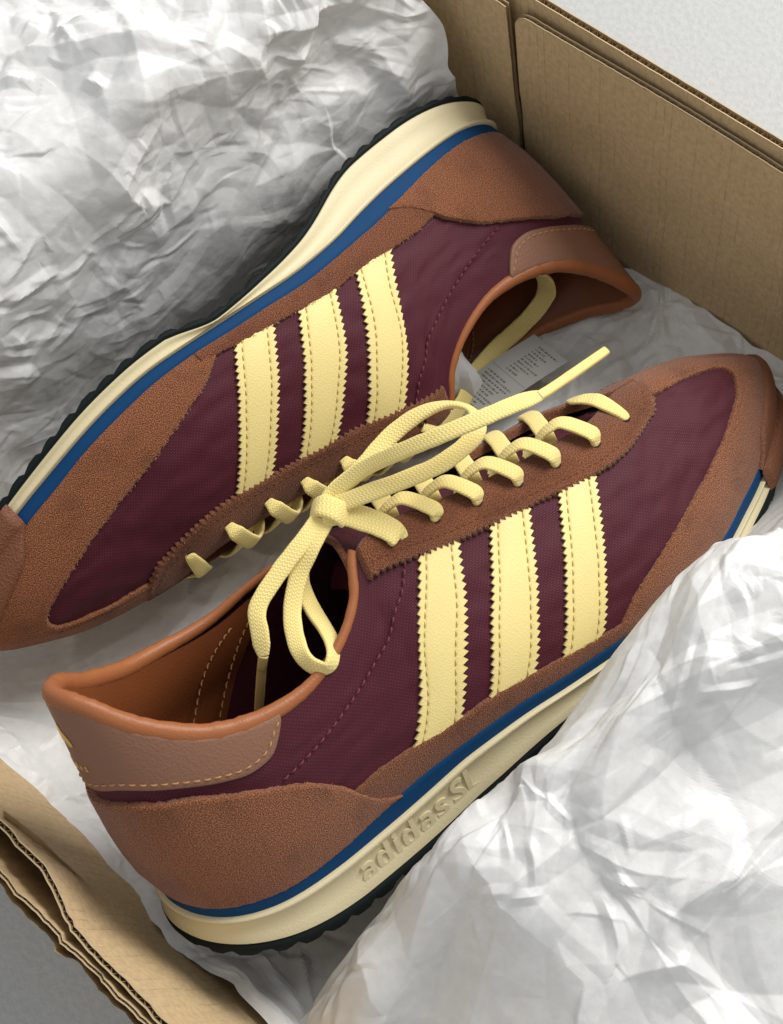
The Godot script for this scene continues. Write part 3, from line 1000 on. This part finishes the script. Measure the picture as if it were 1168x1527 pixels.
	obj("bow_loop", lace_mesh(mm([[100.5, 104.5, -2.0], [106.5, 106.5, -2.2], [114.9, 109, 0.2], [128.2, 113, 0.6], [138.7, 116, 5], [145.5, 116.5, 12.2], [146.9, 114.5, 20.2], [141.2, 111.5, 25.2], [129.2, 109, 23.3], [118.3, 107.6, 16.5], [109.4, 106.5, 9.4], [101.5, 104.6, 1.6]]), [face, face, face, Vector3(-0.1, 0.75, 0.62), Vector3(0.1, 0.85, 0.35), Vector3(0.5, 0.75, 0.15), Vector3(0.75, 0.65, 0.1), Vector3(0.45, 0.8, 0.5), Vector3(0.05, 0.8, 0.6), Vector3(-0.1, 0.75, 0.65), face, face], 0.0057, 0.0019), M.lace, s)
	var en := obj("lace_end", lace_mesh(mm([[100.6, 105.6, -0.6], [104.3, 107.2, -0.4], [112.7, 112.4, 6.5], [120, 117.6, 18.7], [128.9, 120.5, 28.5], [140, 121, 34.5], [151.1, 119.6, 36.6], [159.9, 117, 36.4]]), [face, face, Vector3(-0.3, 0.75, 0.6), Vector3(-0.35, 0.7, 0.6), Vector3(-0.3, 0.7, 0.6), face, face, face], 0.0051, 0.0021, 10, 0.0034), M.lace, s)
	obj("aglet", lace_mesh(mm([[159.2, 117.1, 36.5], [165, 116, 35.4], [176.2, 114, 32.7], [193, 111, 28.5]]), same(face, 4), 0.0031, 0.0026, 6), M.aglet, en)
	en = obj("lace_end", lace_mesh(mm([[99.6, 104, -0.4], [95.5, 103.5, 1.0], [86.7, 101, 2.3], [76.2, 97, 2.2], [65.8, 92, 2.9], [61.8, 86, 6], [59.3, 80, 7.6]]), [face, face, Vector3(-0.3, 0.6, 0.7), Vector3(-0.4, 0.5, 0.75), Vector3(-0.5, 0.35, 0.75), Vector3(-0.6, 0.2, 0.75), Vector3(-0.6, 0.1, 0.75)], 0.0054, 0.0020, 10, 0.0032), M.lace, s)
	obj("aglet", lace_mesh(mm([[59.5, 80.5, 7.7], [58.9, 75, 4], [58.6, 70, 0.5], [55.5, 52, -9]]), same(Vector3(-0.6, 0.1, 0.75), 4), 0.0030, 0.0026, 6), M.aglet, en)
	obj("bow_loop", lace_mesh(mm([[100.0, 103, 1.0], [96, 102.4, 2.5], [88.6, 99, 3.9], [80.9, 93, 3.8], [73, 86, 7.4], [67.6, 80.5, 14.9], [66.4, 77.6, 21.5], [69.0, 75.6, 25.0], [72.6, 76.8, 24.2], [77.2, 78, 16.7], [80.5, 81, 4.8], [83.4, 87, -2.2], [90, 95, -4.4], [98, 102, -2.2]]), [face, face, Vector3(-0.5, 0.5, 0.6), Vector3(-0.5, 0.35, 0.7), Vector3(-0.4, 0.4, 0.8), Vector3(-0.5, 0.5, 0.7), Vector3(-0.8, 0.3, 0.5), Vector3(-0.2, -0.4, 0.9), Vector3(0.6, 0.2, 0.7), Vector3(0.35, 0.6, 0.7), Vector3(0.2, 0.6, 0.75), Vector3(0, 0.6, 0.8), Vector3(-0.2, 0.7, 0.6), face], 0.0055, 0.0019), M.lace, s)

# ------------------------------------------------------------------ tissue paper
# height field of creased paper: flat facets between random corners, several sizes over one another
func crumple(nx: int, ny: int, w: float, h: float, levels: Array, seed_: int, folds: Array) -> PackedFloat32Array:
	var rg := RandomNumberGenerator.new(); rg.seed = seed_
	var out := PackedFloat32Array(); out.resize(nx * ny)
	var warp := FastNoiseLite.new(); warp.seed = seed_; warp.frequency = 14.0; warp.fractal_octaves = 2
	var mask := FastNoiseLite.new(); mask.seed = seed_ + 7; mask.frequency = 11.0; mask.fractal_octaves = 2
	for l in levels:
		var sp: float = l[0]; var amp: float = l[1]; var where: float = l[2]
		var pts := PackedVector2Array(); var hs := PackedFloat32Array()
		var mx := int(w / sp) + 3; var my := int(h / sp) + 3
		for j in my:
			for i in mx:
				pts.append(Vector2((i - 1 + rg.randf_range(-0.1, 1.1)) * sp, (j - 1 + rg.randf_range(-0.1, 1.1)) * sp))
				var z := rg.randf_range(-1, 1)
				hs.append(signf(z) * pow(absf(z), 0.7) * amp)
		for e in 4:
			pts.append(Vector2(-2 * sp if e % 2 == 0 else w + 3 * sp, -2 * sp if e < 2 else h + 3 * sp)); hs.append(0.0)
		var tr := Geometry2D.triangulate_delaunay(pts)
		var lay := PackedFloat32Array(); lay.resize(nx * ny)
		for k in range(0, tr.size(), 3):
			var a := pts[tr[k]]; var b := pts[tr[k + 1]]; var c := pts[tr[k + 2]]
			var det := (b.x - a.x) * (c.y - a.y) - (c.x - a.x) * (b.y - a.y)
			if absf(det) < 1e-12: continue
			var i0 := maxi(0, int(floor(minf(a.x, minf(b.x, c.x)) / w * (nx - 1)))); var i1 := mini(nx - 1, int(ceil(maxf(a.x, maxf(b.x, c.x)) / w * (nx - 1))))
			var j0 := maxi(0, int(floor(minf(a.y, minf(b.y, c.y)) / h * (ny - 1)))); var j1 := mini(ny - 1, int(ceil(maxf(a.y, maxf(b.y, c.y)) / h * (ny - 1))))
			for j in range(j0, j1 + 1):
				var y := h * j / (ny - 1)
				for i in range(i0, i1 + 1):
					var x := w * i / (nx - 1)
					var u := ((x - a.x) * (c.y - a.y) - (c.x - a.x) * (y - a.y)) / det
					var v := ((b.x - a.x) * (y - a.y) - (x - a.x) * (b.y - a.y)) / det
					if u >= -0.001 and v >= -0.001 and u + v <= 1.002:
						lay[j * nx + i] = hs[tr[k]] * (1 - u - v) + hs[tr[k + 1]] * u + hs[tr[k + 2]] * v
		for j in ny:
			var y := h * j / (ny - 1)
			for i in nx:
				var x := w * i / (nx - 1)
				var m := 1.0
				if where > 0: m = clampf(0.5 + 1.6 * mask.get_noise_2d(x * where, y * where + 3.0 * where), 0.12, 1.0)
				# bend the creases a little
				var wx := clampf(x + sp * 0.06 * warp.get_noise_2d(x, y), 0, w) / w * (nx - 1)
				var wy := clampf(y + sp * 0.06 * warp.get_noise_2d(x + 5.0, y), 0, h) / h * (ny - 1)
				var i0 := mini(int(wx), nx - 2); var j0 := mini(int(wy), ny - 2)
				var fx := wx - i0; var fy := wy - j0
				var q := j0 * nx + i0
				out[j * nx + i] += m * lerpf(lerpf(lay[q], lay[q + 1], fx), lerpf(lay[q + nx], lay[q + nx + 1], fx), fy)
	# creases: straight ridges and valleys with a sharp fold line, of many lengths
	for l in folds:
		for k in int(l[0]):
			var c := Vector2(rg.randf() * w, rg.randf() * h)
			var where: float = l[4]
			if where > 0 and mask.get_noise_2d(c.x * where, c.y * where + 3.0 * where) < -0.08: continue
			var ln: float = l[1] * rg.randf_range(0.5, 1.5)
			var wa: float = l[2] * rg.randf_range(0.4, 1.4); var wb: float = l[2] * rg.randf_range(0.4, 1.4)
			var am: float = l[3] * minf(wa, wb) * rg.randf_range(0.5, 1.2) * (1.0 if rg.randf() < 0.62 else -1.0)
			var an := rg.randf() * TAU
			var d := Vector2(cos(an), sin(an))
			var bend := rg.randf_range(-0.18, 0.18)
			var r := ln + maxf(wa, wb)
			for j in range(maxi(0, int((c.y - r) / h * (ny - 1))), mini(ny - 1, int((c.y + r) / h * (ny - 1))) + 1):
				for i in range(maxi(0, int((c.x - r) / w * (nx - 1))), mini(nx - 1, int((c.x + r) / w * (nx - 1))) + 1):
					var p := Vector2(w * i / (nx - 1), h * j / (ny - 1)) - c
					var sl := p.dot(d) / ln
					if absf(sl) >= 1.0: continue
					var q := p.x * d.y - p.y * d.x + bend * ln * sl * sl
					var f := 1.0 - (q / wa if q > 0 else -q / wb)
					if f > 0: out[j * nx + i] += am * f * (1.0 - sl * sl)
	return out

func bez(rows: Array, s: float, t: float) -> Vector3:
	var n := rows.size() - 1
	var f := s * n
	var k := mini(int(f), n - 1)
	var col := []
	for i in [maxi(k - 1, 0), k, k + 1, mini(k + 2, n)]:
		var r: Array = rows[i]
		var g := t * (r.size() - 1)
		var j := mini(int(g), r.size() - 2)
		col.append(_cr(r, j, g - j))
	var u := f - k
	var a: Vector3 = col[0]; var b: Vector3 = col[1]; var c: Vector3 = col[2]; var d: Vector3 = col[3]
	return 0.5 * (2.0 * b + (c - a) * u + (2.0 * a - 5.0 * b + 4.0 * c - d) * u * u + (3.0 * b - a - 3.0 * c + d) * u * u * u)

func tissue(called: String, label: String, ctrl: Array, nx: int, ny: int, w: float, h: float, levels: Array, seed_: int, folds := [], calm := []) -> MeshInstance3D:
	var cr := crumple(nx, ny, w, h, levels, seed_, folds)
	var edge := FastNoiseLite.new(); edge.seed = seed_ + 3; edge.frequency = 6.0; edge.fractal_octaves = 3
	var g := Geo.new()
	var rows := []
	var base := []
	for j in ny:
		var t := float(j) / (ny - 1)
		var row := PackedVector3Array()
		for i in nx:
			var s := float(i) / (nx - 1)
			# a torn, uneven outline
			var es := lerpf(0.022, 0.978, s) + 0.035 * edge.get_noise_2d(t * 0.8, 1.0) * absf(2.0 * s - 1.0)
			var et := lerpf(0.022, 0.978, t) + 0.035 * edge.get_noise_2d(s * 0.8, 9.0) * absf(2.0 * t - 1.0)
			row.append(bez(ctrl, clampf(es, 0, 1), clampf(et, 0, 1)))
		base.append(row)
	var up := 0.0
	for j in range(1, ny - 1, 4):
		for i in range(1, nx - 1, 4):
			up += (base[j + 1][i] - base[j - 1][i]).cross(base[j][i + 1] - base[j][i - 1]).normalized().y
	for j in ny:
		var row := PackedVector3Array()
		for i in nx:
			var a: Vector3 = base[j][mini(i + 1, nx - 1)] - base[j][maxi(i - 1, 0)]
			var b: Vector3 = base[mini(j + 1, ny - 1)][i] - base[maxi(j - 1, 0)][i]
			var n := b.cross(a).normalized()
			if up < 0: n = -n
			var k := 1.0
			if calm.size(): k = lerpf(calm[0], calm[1], smoothstep(calm[2], calm[3], float(j) / (ny - 1)))
			row.append(base[j][i] + n * cr[j * nx + i] * k)
		rows.append(row)
	for j in ny - 1:
		for i in nx - 1:
			var q := [rows[j][i], rows[j + 1][i], rows[j + 1][i + 1], rows[j][i + 1]]
			if up < 0: q.reverse()
			# split along the straighter diagonal so that folds stay sharp
			var k0 := g.add(q[0]); var k1 := g.add(q[1]); var k2 := g.add(q[2]); var k3 := g.add(q[3])
			g.quad(k0, k3, k2, k1)
	var o := obj(called, g, M.tissue)
	tag(o, label, "tissue paper", "tissue paper in the box")
	return o

func pts3(a: Array) -> Array:
	var out := []
	for p in a: out.append(Vector3(p[0], p[1], p[2]))
	return out

# ------------------------------------------------------------------ corrugated board
# a panel along a path (points on its inner face, top edge running with the path) down to y0; liners, and the flutes seen in the cut edge
func board(parent: Node, called: String, path: PackedVector3Array, foot: PackedVector3Array, out: Vector3, thick := 0.0022) -> MeshInstance3D:
	var g := Geo.new()
	var n := path.size()
	var run := PackedFloat32Array(); run.append(0.0)
	for k in range(1, n): run.append(run[k - 1] + (path[k] - path[k - 1]).length())
	for face in 4:   # inner liner (both sides), outer liner
		var off := [0.0, 0.00035, thick - 0.00035, thick][face] as float
		var rows := []; var uvs := []
		for r in 17:
			var t := r / 16.0
			var row := PackedVector3Array(); var ru := PackedVector2Array()
			for k in n:
				row.append(path[k].lerp(foot[k], t) + out * (off + 0.0016 * sin(PI * t) * soft.get_noise_3d(run[k] * 22.0, t * 3.0, thick * 9000.0)))
				ru.append(Vector2(run[k], (path[k] - foot[k]).length() * t))
			rows.append(row); uvs.append(ru)
		g.grid(rows, uvs, face % 2 == 1)
	var o := obj(called, g, M.kraft, parent)
	# cut edges of the liners
	g = Geo.new()
	for face in 2:
		var off := [0.0, thick - 0.00035][face] as float
		var a := PackedVector3Array(); var b := PackedVector3Array()
		for k in n:
			var lift := Vector3(0, 0.0002 + 0.0002 * soft.get_noise_1d(run[k] * 300.0 + face * 50), 0)
			a.append(path[k] + out * (off - 0.00002) + lift); b.append(path[k] + out * (off + 0.00037) + lift)
		g.grid([a, b])
	obj("cut_edge", g, M.kraft_edge, o)
	# flutes
	g = Geo.new()
	var m := int(run[n - 1] / 0.00055)
	var a2 := PackedVector3Array(); var b2 := PackedVector3Array(); var c2 := PackedVector3Array()
	var j := 0
	for k in m:
		var d := run[n - 1] * k / (m - 1)
		while j < n - 2 and run[j + 1] < d: j += 1
		var t := clampf((d - run[j]) / (run[j + 1] - run[j]), 0, 1)
		var s := 0.5 + 0.5 * sin(d / 0.0034 * TAU)
		s = clampf(0.5 + (s - 0.5) * 1.25, 0, 1)
		var off := out * lerpf(0.00035, thick - 0.0005, s)
		var p := path[j].lerp(path[j + 1], t) + off + Vector3(0, -0.0002, 0)
		a2.append(p); b2.append(p + out * 0.00022)
		c2.append(p - Vector3(0, 0.006, 0))
	g.grid([c2, a2, b2])
	obj("fluting", g, M.kraft_flute, o).set_meta("kind", "stuff")
	return o

func straight(a: Vector3, b: Vector3, n: int) -> PackedVector3Array:
	var out := PackedVector3Array()
	for k in n: out.append(a.lerp(b, float(k) / (n - 1)))
	return out

func build_box() -> void:
	var b := thing("shoe_box", "brown corrugated cardboard shoe box without its lid, holding both shoes", "box")
	var g := Geo.new()
	g.box(Vector3(LEN / 2, -0.0052, (ZL + ZR) / 2), Vector3(LEN + 0.01, 0.0024, ZR - ZL + 0.004))
	obj("bottom", g, M.kraft, b)
	# far end: outer wall, then two inner panels that meet at an upright seam
	var top := straight(Vector3(LEN + 0.0045, WALL + 0.0035, ZL), Vector3(LEN + 0.0045, WALL + 0.0035, ZR), 60)
	var low := straight(Vector3(LEN + 0.0045, -0.006, ZL), Vector3(LEN + 0.0045, -0.006, ZR), 60)
	board(b, "far_end_wall", top, low, Vector3(1, 0, 0), 0.0030)
	var za := -0.0415
	var t1 := straight(Vector3(LEN + 0.001, WALL + 0.0022, ZL), Vector3(LEN - 0.0012, WALL - 0.0008, za), 40)
	board(b, "far_end_flap", t1, straight(Vector3(LEN + 0.001, -0.004, ZL), Vector3(LEN - 0.0005, -0.004, za + 0.004), 40), Vector3(1, 0, 0))
	var t2 := PackedVector3Array(); var l2 := PackedVector3Array()
	for k in 90:
		var z := lerpf(za + 0.0035, ZR, pow(k / 89.0, 1.6))
		var d := z - za - 0.0035
		var drop := 0.0
		if d < 0.007: drop = 0.007 - sqrt(maxf(0.0, 0.000049 - pow(0.007 - d, 2)))
		t2.append(Vector3(LEN + 0.0006 * sin(z * 40), WALL - 0.0015 - drop, z)); l2.append(Vector3(LEN, -0.004, z + 0.002 * (1 - k / 89.0)))
	board(b, "far_end_panel", t2, l2, Vector3(1, 0, 0))
	# long walls
	board(b, "long_wall", straight(Vector3(0, WALL - 0.022, ZL), Vector3(LEN, WALL - 0.008, ZL), 40), straight(Vector3(0.02, -0.006, ZL), Vector3(LEN, -0.006, ZL), 40), Vector3(0, 0, -1), 0.003)
	var lt := PackedVector3Array(); var ll := PackedVector3Array()
	for k in 40:
		var x := LEN * k / 39.0
		lt.append(Vector3(x, lerpf(0.034, 0.088, smoothstep(0.0, 0.11, x)), ZR)); ll.append(Vector3(maxf(x, 0.02), -0.006, ZR))
	board(b, "long_wall", lt, ll, Vector3(0, 0, 1), 0.003)
	# near end: leans outwards, doubled board with a torn, buckled stretch
	var p1 := PackedVector3Array(); var f1 := PackedVector3Array(); var p2 := PackedVector3Array(); var f2 := PackedVector3Array(); var p3 := PackedVector3Array(); var f3 := PackedVector3Array()
	for k in 160:
		var z := lerpf(ZL, ZR, k / 159.0)
		# buckle between z = -0.05 and 0.03
		var bu := -0.0050 * (1.0 - smoothstep(0.056, 0.0738, z)) * (1.0 - 0.5 * smoothstep(0.03, -0.09, z))
		var sl := smoothstep(0.0738, 0.0752, z)
		var dx := 0.0045 - bu - 0.0012 * sl + 0.0006 * soft.get_noise_1d(z * 90)
		p1.append(Vector3(dx, WALL - 0.001 + 0.0006 * soft.get_noise_1d(z * 160 + 9), z)); f1.append(Vector3(0.0245, -0.004, z))
		var gap := 0.0036 + 0.0016 * exp(-pow((z - 0.060) / 0.016, 2)) + 0.0007 * soft.get_noise_1d(z * 140 + 33)
		p2.append(Vector3(0.0045 - gap - 0.0014 * sl, WALL - 0.002 + 0.0016 * soft.get_noise_1d(z * 120 + 71), z)); f2.append(Vector3(0.0185, -0.006, z))
		p3.append(Vector3(0.0045 - gap - 0.0034 - 0.0016 * soft.get_noise_1d(z * 60 + 5) - 0.0012 * sl, WALL - 0.004 + 0.002 * soft.get_noise_1d(z * 100 + 11), z)); f3.append(Vector3(0.0140, -0.006, z))
	board(b, "near_end_wall", p1, f1, Vector3(-1, 0, 0), 0.0020)
	board(b, "near_end_outer_wall", p2, f2, Vector3(-1, 0, 0), 0.0014)
	g = Geo.new()
	g.grid([f3, p3], [], true)
	obj("near_end_liner", g, M.kraft, b)
	# torn slit in the inner face
	g = Geo.new()
	var sa := PackedVector3Array(); var sb := PackedVector3Array(); var sc := PackedVector3Array()
	for k in 24:
		var t := k / 23.0
		var z := lerpf(0.034, 0.0655, t)
		var y := WALL - 0.003 - 0.026 * pow(t, 1.2) + 0.0008 * soft.get_noise_1d(t * 40)
		var x := lerpf(0.0093, 0.0245, (WALL - y) / (WALL + 0.004))
		var lift := 0.0022 * sin(PI * minf(1.0, t + 0.25)) * (1.0 - 0.6 * t)
		sa.append(Vector3(x + 0.0003, y - 0.0035, z)); sb.append(Vector3(x + 0.0004 + lift, y, z)); sc.append(Vector3(x + 0.0002 + lift, y - 0.0002, z))
	g.grid([sa, sb, sc])
	obj("torn_flap", g, M.kraft, b)

# ------------------------------------------------------------------ scene
func _ready() -> void:
	var cam := Camera3D.new()
	cam.name = "camera"
	cam.fov = rad_to_deg(2.0 * atan(763.5 / 2289.82))
	cam.near = 0.02; cam.far = 50.0
	var lens := CameraAttributesPhysical.new()
	lens.frustum_focal_length = 12.0 / tan(deg_to_rad(cam.fov / 2.0))
	lens.frustum_focus_distance = 0.50
	lens.exposure_aperture = 28.0
	cam.attributes = lens
	cam.transform = Transform3D(Basis(Vector3(0.668272, -0.113759, 0.735168), Vector3(0.706635, 0.405996, -0.579512), Vector3(-0.232551, 0.906767, 0.351702)), Vector3(0.044595, 0.540117, 0.224154))
	add_child(cam)
	var we := WorldEnvironment.new()
	we.name = "environment"
	var e := Environment.new()
	e.background_mode = Environment.BG_COLOR
	e.background_color = Color(0.58, 0.585, 0.59).linear_to_srgb()
	e.tonemap_mode = Environment.TONE_MAPPER_LINEAR
	e.tonemap_exposure = 1.0
	e.sdfgi_enabled = true; e.ssao_enabled = true; e.ssil_enabled = true
	we.environment = e
	add_child(we)
	# window light from beyond the far end of the box
	lamp("window_light", Vector3(1.00, 0.86, 0.12), Vector3(0.16, 0.08, 0.02), Vector2(0.60, 0.60), 1.6, Color(1.0, 0.975, 0.94))
	make_materials()
	prepare_last()
	# setting
	var g := Geo.new()
	var rows := []
	for j in 2: rows.append(PackedVector3Array([Vector3(-1.6, TABLE, -1.6 + 3.2 * j), Vector3(1.8, TABLE, -1.6 + 3.2 * j)]))
	g.grid(rows)
	var tb := obj("table_top", g, M.table)
	tb.set_meta("kind", "structure"); tb.set_meta("label", "pale mottled table top under the cardboard box")
	build_box()
	# tissue
	var A := []
	for x in [-0.03, 0.03, 0.09, 0.15, 0.21, 0.265, 0.318]:
		var f := smoothstep(0.08, 0.31, x)
		A.append(pts3([[x, 0.004, lerpf(-0.094, -0.094, f)], [x, lerpf(0.04, 0.062, f), lerpf(-0.095, lerpf(-0.070, -0.058, smoothstep(0.25, 0.31, x)), f)], [x, lerpf(0.090, 0.105, f), lerpf(-0.099, lerpf(-0.086, -0.070, smoothstep(0.25, 0.31, x)), f)], [x, lerpf(0.138, 0.145, f), lerpf(-0.118, -0.095, f)], [x - 0.01, 0.142, -0.16], [x - 0.02, 0.130, -0.22], [x - 0.03, 0.09, -0.29], [x - 0.03, 0.04, -0.35]]))
	tissue("tissue_sheet", "large crumpled white tissue sheet heaped over the upper left side of the box", A, 500, 500, 0.36, 0.40, [[0.055, 0.0055, 0.0], [0.022, 0.0043, 0.5], [0.0105, 0.0025, 0.7], [0.0052, 0.0010, 1.0]], 11, [[60, 0.06, 0.018, 0.30, 0.0], [200, 0.022, 0.0085, 0.42, 0.5], [900, 0.0095, 0.0032, 0.55, 0.7]], [0.25, 1.0, 0.12, 0.36])
	var B := []
	for q in [[0.012, 0.125, 0.03], [0.042, 0.128, 0.05], [0.065, 0.130, 0.065], [0.09, 0.132, 0.085], [0.111, 0.135, 0.09], [0.127, 0.136, 0.096], [0.158, 0.139, 0.107], [0.182, 0.139, 0.113], [0.204, 0.141, 0.111], [0.217, 0.149, 0.108]]:
		var x: float = q[0]
		var y: float = q[2]
		var ox := 0.075 * smoothstep(0.10, 0.217, x)
		B.append(pts3([[x + 0.003, y - 0.045, q[1] + 0.004], [x, y - 0.004, q[1]], [x - 0.001, y + 0.016, q[1] + 0.012], [x - 0.004, y + 0.012, q[1] + 0.034], [x - 0.008 + ox * 0.5, lerpf(0.092, y, 0.4), 0.202], [x - 0.010 + ox, 0.088, 0.245], [x - 0.012 + ox, 0.062, 0.30]]))
	tissue("tissue_sheet", "white tissue sheet in broad creases folded over the lower right side of the box", B, 380, 380, 0.22, 0.24, [[0.042, 0.0075, 0.0], [0.018, 0.0020, 0.7], [0.008, 0.0008, 1.0]], 27, [[30, 0.065, 0.016, 0.30, 0.0], [60, 0.03, 0.0085, 0.40, 0.9], [260, 0.0095, 0.003, 0.5, 1.2]], [0.3, 1.0, 0.1, 0.4])
	var C := []
	for x in [0.17, 0.21, 0.25, 0.29, 0.322]:
		C.append(pts3([[x, 0.012, 0.108], [x, 0.03, 0.128], [x, 0.075, 0.143], [x, 0.098, 0.155], [x, 0.092, 0.18], [x, 0.07, 0.21]]))
	tissue("tissue_sheet", "smooth greyish tissue standing beside the toe of the nearer shoe", C, 150, 150, 0.16, 0.17, [[0.05, 0.005, 0.0]], 35, [[16, 0.05, 0.012, 0.3, 0.0], [50, 0.02, 0.004, 0.3, 0.8]])
	var D := []
	for x in [0.0125, 0.045, 0.11, 0.17, 0.23, 0.29, 0.3305]:
		var up := 0.046 * (1.0 - smoothstep(0.02, 0.06, x))
		var xx: float = x + 0.0008 * up / 0.03
		var lowr := 0.0055 * smoothstep(0.15, 0.23, x)
		D.append(pts3([[xx, 0.007 + up, -0.100], [xx, 0.006 + up, -0.06], [xx, 0.006 + up - lowr, -0.02], [xx, 0.006 + up - lowr, 0.02], [xx, 0.007 + up, 0.06], [xx, 0.008 + up, 0.10], [xx, 0.012 + up, 0.148]]))
	tissue("tissue_sheet", "thin grey tissue sheet lining the floor of the box under both shoes", D, 260, 210, 0.31, 0.25, [[0.045, 0.0025, 0.0]], 52, [[80, 0.05, 0.010, 0.30, 0.0], [420, 0.02, 0.004, 0.42, 0.6], [500, 0.009, 0.0018, 0.4, 0.9]])
	paper_slip()
	var E := []
	for x in [0.223, 0.228, 0.233, 0.238, 0.243]:
		var f := sin(PI * (x - 0.220) / 0.026)
		E.append(pts3([[x, 0.016, -0.014], [x, 0.018 + 0.010 * f, -0.008], [x, 0.020 + 0.015 * f, 0.000], [x, 0.017 + 0.010 * f, 0.007], [x, 0.012, 0.011]]))
	tissue("tissue_wad", "small wad of white tissue poking out of the opening of the farther shoe", E, 60, 50, 0.04, 0.04, [[0.012, 0.003, 0.0], [0.006, 0.001, 0.6]], 63)
	# shoes
	build_shoe("running_shoe", "nearer maroon and brown shoe with its yellow laces tied in a bow", Transform3D(Basis(Vector3(0.972128, -0.208309, 0.107584), Vector3(0.233772, 0.826355, -0.512336), Vector3(0.017822, 0.523206, 0.85202)), Vector3(0.017985, 0.060788, 0.090573)), true)
	build_shoe("running_shoe", "farther maroon and brown shoe lying on its side with its heel by the far wall", Transform3D(Basis(Vector3(-0.991558, 0.117547, -0.054731), Vector3(-0.088727, -0.3073, 0.947467), Vector3(0.094553, 0.944325, 0.315135)), Vector3(0.319938, 0.049631, -0.067097)), false)

func paper_slip() -> void:
	# printed slip: two panels, print too small to read
	var im := Image.create(160, 256, false, Image.FORMAT_RGB8)
	im.fill(Color(0.66, 0.655, 0.64))
	var rg := RandomNumberGenerator.new(); rg.seed = 12
	for k in 26:
		var y := 14 + k * 9
		if y > 100 and y < 116: continue
		var x := 16 + (36 if y < 100 else 0)
		var stop := rg.randi_range(90, 146)
		while x < stop:
			var w := rg.randi_range(3, 12)
			im.fill_rect(Rect2i(x, y, mini(w, stop - x), 4), Color(0.40, 0.40, 0.39))
			x += w + rg.randi_range(2, 5)
	im.fill_rect(Rect2i(6, 106, 148, 2), Color(0.55, 0.55, 0.54))
	var m := std(Color.WHITE, 0.6)
	m.albedo_texture = ImageTexture.create_from_image(im)
	var g := Geo.new()
	var rows := []; var uvs := []
	for r in 14:
		var row := PackedVector3Array(); var ru := PackedVector2Array()
		for c in 10:
			var u := c / 9.0; var v := r / 13.0
			var p := Vector3(0.272, 0.0145, 0.0125).lerp(Vector3(0.224, 0.0145, 0.0015), v) + Vector3(-0.0015, 0, 0.0185) * u
			p.y += 0.0012 * sin(v * 4.0) + 0.0006 * u * u
			row.append(p); ru.append(Vector2(u, v))
		rows.append(row); uvs.append(ru)
	g.grid(rows, uvs)
	var low := []
	for r in rows:
		var q := PackedVector3Array()
		for p in r: q.append(p - Vector3(0, 0.00025, 0))
		low.append(q)
	g.grid(low, uvs, true)
	tag(obj("paper_slip", g, m), "small printed white paper slip lying on the tissue between the two shoes", "paper slip")

func lamp(called: String, at: Vector3, target: Vector3, size: Vector2, energy: float, c: Color) -> void:
	var l := AreaLight3D.new()
	l.name = called
	l.area_size = size
	l.light_energy = energy
	l.light_color = c.linear_to_srgb()
	l.shadow_enabled = true
	l.area_range = 8.0
	add_child(l)
	l.look_at_from_position(at, target, Vector3.UP)
